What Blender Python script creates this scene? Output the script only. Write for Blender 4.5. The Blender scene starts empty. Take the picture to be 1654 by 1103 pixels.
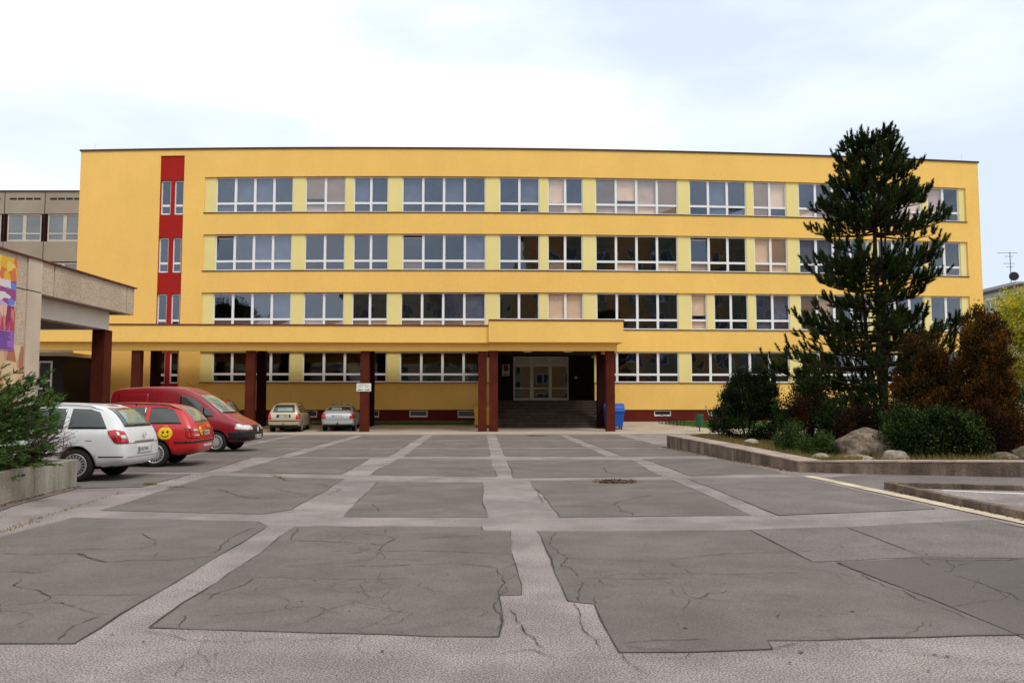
import bpy, bmesh, math, random
import numpy as np
from mathutils import Vector, Matrix
from mathutils.bvhtree import BVHTree
random.seed(7); rng = np.random.default_rng(7)
R = math.radians
scene = bpy.context.scene
COL = scene.collection
# ------------------------------------------------------------------ camera
F_PX, CX, CY, HZ = 1335.0, 827.0, 551.5, 648.0
PITCH = math.atan((HZ-CY)/F_PX); EYE = 1.57
cam_d = bpy.data.cameras.new('camera'); cam = bpy.data.objects.new('camera', cam_d); COL.objects.link(cam)
cam.location = (0, 0, EYE); cam.rotation_euler = (R(90)+PITCH, 0, 0)
cam_d.sensor_width = 36; cam_d.lens = F_PX/1654*36; cam_d.clip_start = .1; cam_d.clip_end = 3000
scene.camera = cam
# ------------------------------------------------------------------ sky, sun
SUN_EL, SUN_AZ = R(52), R(140)      # azimuth measured clockwise from +Y (the way the camera looks)
world = bpy.data.worlds.new('World'); scene.world = world; world.use_nodes = True
nt = world.node_tree; nt.nodes.clear()
def N(t, kind, **kw):
    n = t.nodes.new(kind)
    for k, v in kw.items(): setattr(n, k, v)
    return n
def ramp(t, fac, stops, interp='LINEAR'):
    r = N(t, 'ShaderNodeValToRGB'); r.color_ramp.interpolation = interp
    els = r.color_ramp.elements
    while len(els) < len(stops): els.new(.5)
    for e, (p, c) in zip(els, stops): e.position = p; e.color = (c[0], c[1], c[2], 1)
    if fac is not None: t.links.new(fac, r.inputs[0])
    return r
out = N(nt, 'ShaderNodeOutputWorld'); bg = N(nt, 'ShaderNodeBackground'); bg.inputs[1].default_value = .1
sky = N(nt, 'ShaderNodeTexSky', sky_type='NISHITA', sun_disc=False, sun_elevation=SUN_EL, sun_rotation=SUN_AZ)
tc = N(nt, 'ShaderNodeTexCoord'); mp = N(nt, 'ShaderNodeMapping'); mp.inputs['Scale'].default_value = (1, 1, 3.2); mp.inputs['Location'].default_value = (.35, .1, .42)
nz = N(nt, 'ShaderNodeTexNoise'); nz.inputs['Scale'].default_value = 1.7; nz.inputs['Detail'].default_value = 7; nz.inputs['Roughness'].default_value = .5
nt.links.new(tc.outputs['Generated'], mp.inputs[0]); nt.links.new(mp.outputs[0], nz.inputs[0])
cl = ramp(nt, nz.outputs[0], [(.33, (5.9, 6.7, 7.7)), (.43, (7.1, 7.8, 8.5)), (.53, (8.9, 9.3, 9.6)), (.62, (11.0, 11.1, 11.2))])
sep = N(nt, 'ShaderNodeSeparateXYZ'); nt.links.new(tc.outputs['Generated'], sep.inputs[0])
mr = N(nt, 'ShaderNodeMapRange'); mr.inputs[1].default_value = .3; mr.inputs[2].default_value = 1; mr.inputs[3].default_value = 1; mr.inputs[4].default_value = 1.0
nt.links.new(sep.outputs[2], mr.inputs[0])
vm = N(nt, 'ShaderNodeVectorMath', operation='SCALE'); nt.links.new(cl.outputs[0], vm.inputs[0]); nt.links.new(mr.outputs[0], vm.inputs['Scale'])
mx = N(nt, 'ShaderNodeMixRGB'); mx.inputs[0].default_value = .93
nt.links.new(sky.outputs[0], mx.inputs[1]); nt.links.new(vm.outputs[0], mx.inputs[2]); nt.links.new(mx.outputs[0], bg.inputs[0]); nt.links.new(bg.outputs[0], out.inputs[0])
sd = bpy.data.lights.new('sun', 'SUN'); sd.energy = 1.3; sd.angle = R(14); sd.color = (1, .95, .87)
so = bpy.data.objects.new('sun', sd); COL.objects.link(so)
sv = Vector((math.sin(SUN_AZ)*math.cos(SUN_EL), math.cos(SUN_AZ)*math.cos(SUN_EL), math.sin(SUN_EL)))
so.rotation_euler = sv.to_track_quat('Z', 'Y').to_euler()
scene.view_settings.view_transform = 'Standard'; scene.view_settings.look = 'None'
scene.view_settings.exposure = 0.42; scene.view_settings.gamma = 1
scene.cycles.max_bounces = 8; scene.cycles.transparent_max_bounces = 12

# ------------------------------------------------------------------ measuring helpers
cp, sp = math.cos(PITCH), math.sin(PITCH)
def ray(x, y):
    a = (x-CX)/F_PX; v = -(y-CY)/F_PX
    return Vector((a, cp-v*sp, sp+v*cp))
def G(x, y, z=0.0):
    d = ray(x, y); t = (z-EYE)/d.z; return Vector((d.x*t, d.y*t, z))
def D(x, y, Y):
    d = ray(x, y); t = Y/d.y; return Vector((d.x*t, Y, EYE+d.z*t))
S = .04; NS = math.hypot(1, S); E = Vector((1/NS, S/NS, 0)); NO = Vector((S/NS, -1/NS, 0)); O0 = Vector((0, 50, 0))
def FW(u, w, z): return O0+E*u+NO*w+Vector((0, 0, z))
def FP(x, y, w=0.0):            # point of the facade plane (shifted w outward) -> (u, z)
    d = ray(x, y); o = O0+NO*w; t = o.dot(NO)
    c = Vector((0, 0, EYE)); t = (o-c).dot(NO)/d.dot(NO); p = c+d*t
    return (p-O0).dot(E), p.z

# ------------------------------------------------------------------ materials
def mat(name, c, rough=.8, var=.12, scale=3.0, bump=0.0, bscale=60.0, spec=.3, metal=0.0, coat=0.0, c2=None, detail=5, fine=None, obj=False, stain=None):
    m = bpy.data.materials.new(name); m.use_nodes = True; t = m.node_tree; b = t.nodes['Principled BSDF']
    b.inputs['Roughness'].default_value = rough; b.inputs['Metallic'].default_value = metal
    b.inputs['Specular IOR Level'].default_value = spec; b.inputs['Coat Weight'].default_value = coat; b.inputs['Coat Roughness'].default_value = .05
    g = N(t, 'ShaderNodeTexCoord'); co = g.outputs['Object']
    n = N(t, 'ShaderNodeTexNoise'); n.inputs['Scale'].default_value = scale; n.inputs['Detail'].default_value = detail; t.links.new(co, n.inputs[0])
    lo = c2 if c2 else tuple(x*(1-var) for x in c); hi = c if c2 else tuple(min(1, x*(1+var)) for x in c)
    r = ramp(t, n.outputs[0], [(.32, lo), (.68, hi)]); last = r.outputs[0]
    if fine:                     # (scale, low factor, high factor)
        f = N(t, 'ShaderNodeTexNoise'); f.inputs['Scale'].default_value = fine[0]; f.inputs['Detail'].default_value = 2; t.links.new(co, f.inputs[0])
        fr = ramp(t, f.outputs[0], [(.35, (fine[1],)*3), (.65, (fine[2],)*3)])
        k = N(t, 'ShaderNodeMixRGB', blend_type='MULTIPLY'); k.inputs[0].default_value = 1
        t.links.new(last, k.inputs[1]); t.links.new(fr.outputs[0], k.inputs[2]); last = k.outputs[0]
    if stain:                    # (scale, factor, stretch z) large worn blotches
        mpn = N(t, 'ShaderNodeMapping'); mpn.inputs['Scale'].default_value = stain[2]; t.links.new(co, mpn.inputs[0])
        f = N(t, 'ShaderNodeTexNoise'); f.inputs['Scale'].default_value = stain[0]; f.inputs['Detail'].default_value = 8; f.inputs['Roughness'].default_value = .65; t.links.new(mpn.outputs[0], f.inputs[0])
        fr = ramp(t, f.outputs[0], [(.42, (stain[1],)*3), (.60, (1, 1, 1))])
        k = N(t, 'ShaderNodeMixRGB', blend_type='MULTIPLY'); k.inputs[0].default_value = 1
        t.links.new(last, k.inputs[1]); t.links.new(fr.outputs[0], k.inputs[2]); last = k.outputs[0]
    t.links.new(last, b.inputs['Base Color'])
    if bump:
        f = N(t, 'ShaderNodeTexNoise'); f.inputs['Scale'].default_value = bscale; f.inputs['Detail'].default_value = 4; t.links.new(co, f.inputs[0])
        bp = N(t, 'ShaderNodeBump'); bp.inputs['Strength'].default_value = bump; bp.inputs['Distance'].default_value = .02
        t.links.new(f.outputs[0], bp.inputs['Height']); t.links.new(bp.outputs[0], b.inputs['Normal'])
    return m
def leafmat(name, cols, rough=.6, trans=.0):
    m = bpy.data.materials.new(name); m.use_nodes = True; t = m.node_tree; b = t.nodes['Principled BSDF']
    g = N(t, 'ShaderNodeNewGeometry'); tcn = N(t, 'ShaderNodeTexCoord'); n = N(t, 'ShaderNodeTexNoise'); n.inputs['Scale'].default_value = 2.2
    t.links.new(tcn.outputs['Object'], n.inputs[0])
    a = N(t, 'ShaderNodeMath', operation='MULTIPLY_ADD'); a.inputs[1].default_value = .55; a.inputs[2].default_value = -.05
    t.links.new(g.outputs['Random Per Island'], a.inputs[0])
    s = N(t, 'ShaderNodeMath', operation='ADD'); n2 = N(t, 'ShaderNodeMath', operation='MULTIPLY_ADD'); n2.inputs[1].default_value = 1.3; n2.inputs[2].default_value = -.4
    t.links.new(n.outputs[0], n2.inputs[0]); t.links.new(a.outputs[0], s.inputs[0]); t.links.new(n2.outputs[0], s.inputs[1])
    k = len(cols); r = ramp(t, s.outputs[0], [(i/(k-1), c) for i, c in enumerate(cols)])
    t.links.new(r.outputs[0], b.inputs['Base Color']); b.inputs['Roughness'].default_value = max(rough, .75); b.inputs['Specular IOR Level'].default_value = .06
    if trans:
        o = t.nodes['Material Output']; tr = N(t, 'ShaderNodeBsdfTranslucent'); ms = N(t, 'ShaderNodeMixShader'); ms.inputs[0].default_value = trans
        t.links.new(r.outputs[0], tr.inputs[0]); t.links.new(b.outputs[0], ms.inputs[1]); t.links.new(tr.outputs[0], ms.inputs[2]); t.links.new(ms.outputs[0], o.inputs[0])
    return m
def glassmat(name, refl=.12, tint=(.90, .92, .93), wob=.25):
    m = bpy.data.materials.new(name); m.use_nodes = True; t = m.node_tree; t.nodes.clear()
    o = N(t, 'ShaderNodeOutputMaterial'); a = N(t, 'ShaderNodeBsdfTransparent'); a.inputs[0].default_value = (*tint, 1)
    g = N(t, 'ShaderNodeBsdfGlossy'); g.inputs['Roughness'].default_value = .015; g.inputs[0].default_value = (.70, .82, 1, 1)
    fr = N(t, 'ShaderNodeFresnel'); fr.inputs[0].default_value = 1.5
    ad = N(t, 'ShaderNodeMath', operation='ADD'); ad.inputs[1].default_value = refl-.04; t.links.new(fr.outputs[0], ad.inputs[0])
    tcn = N(t, 'ShaderNodeTexCoord'); n = N(t, 'ShaderNodeTexNoise'); n.inputs['Scale'].default_value = .9; n.inputs['Detail'].default_value = 1; t.links.new(tcn.outputs['Object'], n.inputs[0])
    bp = N(t, 'ShaderNodeBump'); bp.inputs['Strength'].default_value = wob; bp.inputs['Distance'].default_value = .02; t.links.new(n.outputs[0], bp.inputs['Height']); t.links.new(bp.outputs[0], g.inputs['Normal'])
    s = N(t, 'ShaderNodeMixShader'); t.links.new(ad.outputs[0], s.inputs[0]); t.links.new(a.outputs[0], s.inputs[1]); t.links.new(g.outputs[0], s.inputs[2]); t.links.new(s.outputs[0], o.inputs[0])
    return m
M = {}
M['yellow'] = mat('yellow render', (.89, .552, .15), .85, .035, .35, .25, 90, .1, fine=(9, .97, 1.02), stain=(1.1, .975, (1, 1, .16)))
M['lemon'] = mat('pale yellow render', (.80, .68, .28), .85, .03, .6, .15, 90, .1)
M['red'] = mat('red render', (.36, .018, .014), .8, .05, .8, .15, 90, .1)
M['plinth'] = mat('dark red render', (.115, .014, .008), .8, .12, 1.2, .2, 60, .15)
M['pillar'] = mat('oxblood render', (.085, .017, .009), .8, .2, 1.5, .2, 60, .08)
M['pillar2'] = mat('darkened oxblood render', (.022, .005, .005), .8, .15, 1.5, .2, 60, .05)  # darker oxblood copy: walkway shade put into the rear columns; also pier colour
M['coping'] = mat('brown sheet metal', (.05, .02, .014), .45, .1, 2, spec=.4)
M['copingred'] = mat('red sheet metal', (.13, .018, .014), .5, .1, 2, spec=.4)
M['pvc'] = mat('white frame plastic', (.80, .80, .80), .4, .02, 2, spec=.4)
M['glass'] = glassmat('window glass', .125)
M['doorglass'] = glassmat('door glass', .10, (.3, .3, .3), .03)
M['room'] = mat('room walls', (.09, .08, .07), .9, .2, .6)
M['blind'] = mat('peach blind', (.95, .64, .44), .9, .06, 1.5)
M['blindgrey'] = mat('grey blind', (.12, .13, .19), .9, .15, 2)
M['alu'] = mat('dull aluminium', (.74, .68, .55), .45, .05, 3, spec=.5)
M['concrete'] = mat('exposed aggregate concrete', (.55, .44, .32), .95, .10, 1.0, .7, 26, .1, fine=(27, .74, 1.2), stain=(.8, .88, (1, 1, .4)))
M['concretesmooth'] = mat('smooth concrete', (.56, .46, .35), .9, .1, 1.1, .2, 30, .15)
M['panel'] = mat('grey concrete panel', (.33, .275, .215), .95, .1, .6, .3, 30, .1, fine=(25, .9, 1.08))
M['whitebeam'] = mat('pale painted beam', (.62, .57, .49), .8, .06, 1.2)
M['joint'] = mat('joint sealant', (.03, .025, .02), .9, .1)
M['dark'] = mat('near-black surface', (.012, .010, .010), .7, .2)  # one near-black tone for portico ceiling, passage walls and back wall
M['wallcon'] = mat('weathered kerb wall concrete', (.27, .20, .155), .95, .3, 1.6, .7, 26, .1, c2=(.15, .115, .088), fine=(30, .8, 1.15), stain=(3.2, .6, (1, 1, .12)))
M['walltop'] = mat('pinkish concrete slabs', (.42, .32, .265), .95, .12, 1.6, .5, 26, .1, fine=(40, .85, 1.1), stain=(1.8, .72, (1, 1, 1)))
M['planter'] = mat('weathered pale concrete', (.44, .40, .34), .95, .3, 1.5, .5, 22, .1, c2=(.29, .26, .20), fine=(28, .88, 1.08), stain=(2.6, .68, (1, 1, .15)))
M['asphalt_light'] = mat('old light asphalt', (.268, .228, .213), .93, .12, .45, .15, 110, .1, fine=(78, .45, 1.6), stain=(.9, .78, (1, 1, 1)))
M['asphalt_dark'] = mat('smooth dark asphalt', (.158, .134, .119), .9, .12, .6, .2, 90, .15, fine=(100, .78, 1.25), stain=(1.3, .84, (1, 1, 1)))
M['asphalt_mid'] = mat('repair asphalt', (.178, .152, .139), .92, .1, .5, .3, 80, .2, fine=(85, .65, 1.35), stain=(1.1, .82, (1, 1, 1)))
M['asphalt_darker'] = mat('new asphalt', (.128, .110, .100), .9, .12, .5, .6, 75, .2, fine=(95, .85, 1.12))
M['apron'] = mat('beige paving', (.42, .345, .265), .9, .12, .6, .3, 40, .15, fine=(60, .85, 1.12))
M['crack'] = mat('crack dirt', (.055, .047, .038), 1, .45, 2.5)
M['kerbline'] = mat('beige kerb stones', (.56, .46, .33), .9, .2, 2, .5, 40, .15)
M['white'] = mat('white paint', (.72, .71, .69), .8, .1, 2)
M['grassg'] = mat('lawn', (.055, .11, .02), .95, .3, 4, .8, 60, .05)
M['field'] = mat('far ground', (.10, .11, .05), 1, .3, .02, 0, 30, .05)
M['soil'] = mat('soil with needles', (.075, .05, .028), 1, .35, 3, .9, 30, .05)
M['bark'] = mat('bark', (.055, .032, .022), .95, .35, 8, .8, 40, .1)
M['rock'] = mat('grey boulder', (.24, .19, .14), .9, .3, 3.2, 1.0, 7, .1, c2=(.06, .047, .03), fine=(16, .65, 1.25))
M['rockpale'] = mat('pale boulder', (.42, .37, .30), .9, .2, 3, .5, 10, .15, c2=(.22, .185, .14))
M['tyre'] = mat('tyre rubber', (.014, .014, .014), .8, .1)
M['rim'] = mat('silver wheel trim', (.45, .45, .46), .35, .04, 3, spec=.5, metal=.4)
M['black'] = mat('black plastic', (.014, .014, .015), .55, .1, spec=.35)
M['carwhite'] = mat('white car paint', (.66, .67, .68), .3, .01, 2, spec=.5, coat=.5)
M['carred'] = mat('red car paint', (.50, .010, .014), .3, .02, 2, spec=.5, coat=.35)
M['vanred'] = mat('deep red van paint', (.25, .007, .014), .3, .02, 2, spec=.5, coat=.35)
M['darkred'] = mat('orange red car paint', (.33, .020, .010), .35, .02, 2, spec=.5, coat=.6)
M['beige'] = mat('beige car paint', (.50, .42, .29), .35, .02, 2, spec=.5, metal=.3, coat=.5)
M['silver'] = mat('silver car paint', (.50, .52, .55), .32, .02, 2, spec=.5, metal=.45, coat=.5)
M['lime'] = mat('lime car paint', (.34, .38, .03), .35, .02, 2, spec=.5, coat=.6)
M['carglass'] = mat('car glass', (.018, .024, .022), .04, .05, spec=.9, coat=.3)
M['carglass2'] = mat('clear car glass', (.20, .27, .23), .06, .25, 1.2, spec=.9, coat=.5)
M['taillamp'] = mat('red lamp lens', (.42, .006, .006), .15, .35, 9, spec=.6, coat=.5)
M['lampclear'] = mat('clear lamp lens', (.58, .58, .56), .12, .3, 14, spec=.7, coat=.5)
M['chrome'] = mat('chrome', (.6, .6, .6), .18, .02, metal=.9)
M['plate'] = mat('white plate', (.62, .60, .52), .5, .04)
M['blueplate'] = mat('blue plate strip', (.01, .02, .25), .5, .04)
M['ink'] = mat('dark lettering', (.02, .02, .02), .6, .05)
M['inkwhite'] = mat('white lettering', (.8, .8, .78), .6, .02)
M['smile'] = mat('yellow sticker', (.85, .55, .02), .4, .05)
M['orange'] = mat('orange sticker', (.75, .16, .02), .5, .2, 20)
M['bookblue'] = mat('blue sticker', (.05, .16, .45), .5, .2, 20)
M['binblue'] = mat('blue plastic', (.010, .085, .42), .4, .06, 2, spec=.4)
M['binyellow'] = mat('yellow plastic', (.55, .29, .02), .5, .08, 2, spec=.4)
M['bingreen'] = mat('green plastic', (.010, .085, .035), .5, .1, 3, spec=.4)
M['rustred'] = mat('dark red steel', (.05, .008, .012), .6, .2, 5)
M['wood'] = mat('bleached wood', (.42, .30, .2), .8, .15, 8)
M['step'] = mat('stone steps', (.055, .042, .031), .9, .25, 3, .5, 40, .1)
M['stepedge'] = mat('paler step tread', (.085, .064, .047), .9, .3, 3, .3, 40, .1)  # tread slabs a little paler than the risers
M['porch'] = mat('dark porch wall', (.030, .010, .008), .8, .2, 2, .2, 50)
M['signw'] = mat('white sign', (.70, .69, .63), .6, .04)
M['greyblock'] = mat('lilac grey panel block', (.40, .385, .42), .9, .06, .5)
M['beigeblock'] = mat('beige panel block', (.48, .37, .24), .9, .06, .5)
M['orangeblock'] = mat('orange panel block', (.50, .24, .08), .9, .08, .4)
M['creamblock'] = mat('olive cream panel block', (.24, .215, .14), .9, .08, .4)
M['darkglass'] = mat('dark window glass', (.03, .035, .045), .08, .2, 1, spec=.8)

# ------------------------------------------------------------------ mesh helpers
class MB:
    def __init__(s): s.v = []; s.f = []; s.m = []
    def face(s, pts, mi=0):
        k = len(s.v); s.v += [tuple(p) for p in pts]; s.f.append(tuple(range(k, k+len(pts)))); s.m.append(mi)
    def hexa(s, p, mi=0):        # p: 8 points, bottom ring 0-3, top ring 4-7
        k = len(s.v); s.v += [tuple(q) for q in p]
        for f in ((3, 2, 1, 0), (4, 5, 6, 7), (0, 1, 5, 4), (1, 2, 6, 5), (2, 3, 7, 6), (3, 0, 4, 7)): s.f.append(tuple(k+i for i in f)); s.m.append(mi)
    def box(s, x0, x1, y0, y1, z0, z1, mi=0, fn=None):
        fn = fn or (lambda x, y, z: (x, y, z))
        s.hexa([fn(x0, y0, z0), fn(x1, y0, z0), fn(x1, y1, z0), fn(x0, y1, z0), fn(x0, y0, z1), fn(x1, y0, z1), fn(x1, y1, z1), fn(x0, y1, z1)], mi)
    def tube(s, pts, r0, r1=None, n=7, mi=0, cap=True):
        r1 = r0 if r1 is None else r1; pts = [Vector(p) for p in pts]; k = len(s.v); L = len(pts)
        for i, p in enumerate(pts):
            d = (pts[min(i+1, L-1)]-pts[max(i-1, 0)]).normalized()
            a = d.orthogonal().normalized() if i == 0 else (a-d*a.dot(d)).normalized()
            b = d.cross(a); r = r0+(r1-r0)*i/max(1, L-1)
            for j in range(n):
                t = 2*math.pi*j/n; s.v.append(tuple(p+a*(r*math.cos(t))+b*(r*math.sin(t))))
        for i in range(L-1):
            for j in range(n):
                s.f.append((k+i*n+j, k+i*n+(j+1) % n, k+(i+1)*n+(j+1) % n, k+(i+1)*n+j)); s.m.append(mi)
        if cap: s.f.append(tuple(k+j for j in range(n))[::-1]); s.m.append(mi); s.f.append(tuple(k+(L-1)*n+j for j in range(n))); s.m.append(mi)
    def prism(s, poly, z0, z1, mi=0, fn=None):
        fn = fn or (lambda x, y, z: (x, y, z)); n = len(poly); k = len(s.v)
        s.v += [tuple(fn(x, y, z0)) for x, y in poly]+[tuple(fn(x, y, z1)) for x, y in poly]
        s.f.append(tuple(range(k, k+n))[::-1]); s.m.append(mi); s.f.append(tuple(range(k+n, k+2*n))); s.m.append(mi)
        for i in range(n):
            j = (i+1) % n; s.f.append((k+i, k+j, k+n+j, k+n+i)); s.m.append(mi)
    def build(s, name, mats, parent=None, smooth=False, bevel=0):
        me = bpy.data.meshes.new(name); me.from_pydata(s.v, [], s.f)
        if not isinstance(mats, (list, tuple)): mats = [mats]
        for m in mats: me.materials.append(m)
        me.polygons.foreach_set('material_index', s.m)
        if smooth: me.polygons.foreach_set('use_smooth', [True]*len(s.f))
        bm = bmesh.new(); bm.from_mesh(me); bmesh.ops.recalc_face_normals(bm, faces=bm.faces[:]) if len(s.f) < 20000 else None; bm.to_mesh(me); bm.free(); me.update()
        o = bpy.data.objects.new(name, me); COL.objects.link(o)
        if parent: o.parent = parent
        if bevel:
            b = o.modifiers.new('bevel', 'BEVEL'); b.width = bevel; b.segments = 2; b.limit_method = 'ANGLE'
        return o
def tag(o, label=None, cat=None, group=None, kind=None):
    for k, v in (('label', label), ('category', cat), ('group', group), ('kind', kind)):
        if v: o[k] = v
    return o
def thing(name, label, cat, loc=(0, 0, 0), rz=0, group=None):
    o = bpy.data.objects.new(name, None); o.empty_display_size = .3; COL.objects.link(o); o.location = loc; o.rotation_euler = (0, 0, rz)
    return tag(o, label, cat, group)
def npmesh(name, V, Fc, m, parent=None, smooth=False):
    me = bpy.data.meshes.new(name); nv = len(V); nf, k = Fc.shape
    me.vertices.add(nv); me.vertices.foreach_set('co', V.astype(np.float32).ravel())
    me.loops.add(nf*k); me.loops.foreach_set('vertex_index', Fc.astype(np.int32).ravel())
    me.polygons.add(nf); me.polygons.foreach_set('loop_start', np.arange(0, nf*k, k, dtype=np.int32))
    me.polygons.foreach_set('loop_total', np.full(nf, k, dtype=np.int32)) if hasattr(me.polygons[0], 'loop_total') and False else None
    me.update(calc_edges=True); me.validate(); me.materials.append(m)
    o = bpy.data.objects.new(name, me); COL.objects.link(o)
    if parent: o.parent = parent
    return o
def text(s, size, name, m, parent, mw, extr=.001):
    c = bpy.data.curves.new(name, 'FONT'); c.body = s; c.size = size; c.align_x = 'CENTER'; c.align_y = 'CENTER'; c.extrude = extr
    t = bpy.data.objects.new(name, c); COL.objects.link(t); dg = bpy.context.evaluated_depsgraph_get()
    me = bpy.data.meshes.new_from_object(t.evaluated_get(dg)); bpy.data.objects.remove(t); bpy.data.curves.remove(c)
    me.transform(mw); me.materials.clear(); me.materials.append(m)
    o = bpy.data.objects.new(name, me); COL.objects.link(o); o.parent = parent; return o
def frame_mat(origin, xdir, ydir):
    x = Vector(xdir).normalized(); y = Vector(ydir).normalized(); z = x.cross(y)
    m = Matrix((x, y, z)).transposed().to_4x4(); m.translation = Vector(origin); return m

# ------------------------------------------------------------------ the ground
def sheet(name, poly, z, m, kind='structure'):
    b = MB(); b.face([(p[0], p[1], z if len(p) < 3 else p[2]) for p in poly]); o = b.build(name, m); tag(o, kind=kind); return o
def UW(u, w): p = FW(u, w, 0); return (p.x, p.y)
sheet('ground', [(-900, -900), (900, -900), (900, 1500), (-900, 1500)], -.05, M['field'])
b = MB()
xs = [-60, -30, -15, 0, 15, 30, 60]
b.face([(-60, -12, 0), (60, -12, 0), UW(60, 5)+(0,), UW(-60, 5)+(0,)])
tag(b.build('plaza', M['asphalt_light']), kind='structure')
def rough_poly(px, step=.35, amp=.012, isworld=False):
    P = [Vector(p[:2]) if isworld else G(*p).xy for p in px]; outp = []
    for i, a in enumerate(P):
        c = P[(i+1) % len(P)]; L = (c-a).length; n = max(1, int(L/step)) if L < 30 else 8; t = (c-a)/max(L, 1e-6); nn = Vector((-t.y, t.x)); ph = 0
        for k in range(n):
            ph = ph*.8+random.gauss(0, amp); outp.append(a.lerp(c, k/n)+(nn*ph if k else Vector((0, 0))))
    return outp
seams = MB(); panels = MB()
def ribbon(b, pts, w, z, mi=0, jit=.35):
    n = len(pts); L = []; Rr = []
    for i, p in enumerate(pts):
        d = pts[min(i+1, n-1)]-pts[max(i-1, 0)]
        if d.length < 1e-6: d = Vector((1, 0))
        d.normalize(); nn = Vector((-d.y, d.x)); ww = w*(1+random.uniform(-jit, jit))*(.35 if i in (0, n-1) else 1)
        L.append(p+nn*ww/2); Rr.append(p-nn*ww/2)
    for i in range(n-1): b.face([(L[i].x, L[i].y, z), (Rr[i].x, Rr[i].y, z), (Rr[i+1].x, Rr[i+1].y, z), (L[i+1].x, L[i+1].y, z)], mi)
def panel(px, mi=0, world=False, seam=.011):
    P = rough_poly(px, isworld=world)
    panel.n = getattr(panel, 'n', 0)+1; panels.face([(p.x, p.y, .003+panel.n*.00009+.0012*mi) for p in P], mi)
    Q = P+[P[0]]; i = 0
    while i < len(Q)-1:
        k = random.randint(3, 9); j = min(len(Q)-1, i+k)
        if random.random() > .16: ribbon(seams, Q[i:j+1], seam*random.uniform(.45, 1.25), .009, jit=.6)
        i = j
def gi(*a): return a
panel([(-700, 868), (0, 868), (118, 835.5), (416, 843), (432, 849.6), (120, 1040), (0, 1040), (-700, 1052)])
panel([(477, 850.6), (778, 850.6), (780, 856.6), (825, 858), (830, 905), (843, 961), (806, 962), (806, 1029), (241, 1014)])
panel([(866.6, 858), (1210, 855.6), (1313, 908), (1352, 908), (1500, 966), (1640, 1024), (1654, 1026), (1240, 1035), (1248, 1049), (1112, 1054), (1000, 1054), (960, 976), (917, 971)])
panel([(1210, 855.6), (1366, 851.6), (1494, 900), (1313, 908)], 1)
panel([(1366, 851.6), (1596, 839.5), (1670, 856), (1900, 910), (1900, 903), (1494, 900)], 1)
panel([(1352, 908), (1494, 900), (1900, 905), (1900, 1180), (1640, 1024), (1500, 966)], 2)
panel([(1494, 903), (1900, 908), (1900, 1030), (1654, 985), (1590, 940)], 1) if False else None
panel([(341, 768), (557, 773), (472, 823), (426, 830.5), (163, 824.5)])
panel([(612, 778), (778, 779), (789, 835.5), (554, 834.5)])
panel([(855, 776), (1087, 775), (1213, 832), (904, 835.5)])
panel([(1112.5, 774), (1290, 770.5), (1511, 822), (1258, 832.5)], 1)
panel([(454, 739), (597, 741), (552, 766), (374, 763)])
panel([(642, 741), (793, 742), (802, 770), (597, 767)])
panel([(819, 742.7), (1022, 742.7), (1070, 769), (829, 772)])
panel([(1037, 741), (1170, 741), (1262, 764), (1117, 769)])
# regular field of panels further out, measured on the ground
rowsY = [(23.75, 27.6), (28.2, 33.2), (33.8, 38.6)]
vl = lambda Y: [(-5.0-.037*Y, .42), (-2.45-.037*Y, .42), (.45-.037*Y, .42), (3.75-.037*Y, .42), (6.9-.04*Y, .42)]
vls = [-11.2-.5, -8.3-.2, -5.55, -2.4, .5, 3.85, 6.6]
for (y0, y1) in rowsY:
    for a, c in zip(vls[:-1], vls[1:]):
        f = lambda x, Y: (x+.22-.038*Y, Y+S*x)
        g = lambda x, Y: (x-.22-.038*Y, Y+S*x)
        panel([f(a, y0), g(c, y0), g(c, y1), f(a, y1)], 0, True, .016)
    panel([(-30, y0), g(vls[0], y0), g(vls[0], y1), (-30, y1)], 0, True, .016)
panel([(-30, 17.3), (G(430, 739)-Vector((.6, 0, 0))).xy, G(350, 762.5).xy-Vector((.5, 0)), (-30, 17)], 0, True) if False else None
panel([(-400, 738), (405, 739), (330, 762), (-400, 762)])
panel([(-400, 765.5), (310, 766), (228, 787), (126, 789), (40, 812), (-60, 845), (-400, 845)], 1)
tag(panels.build('paving_panels', [M['asphalt_dark'], M['asphalt_mid'], M['asphalt_darker']]), kind='structure')
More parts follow.
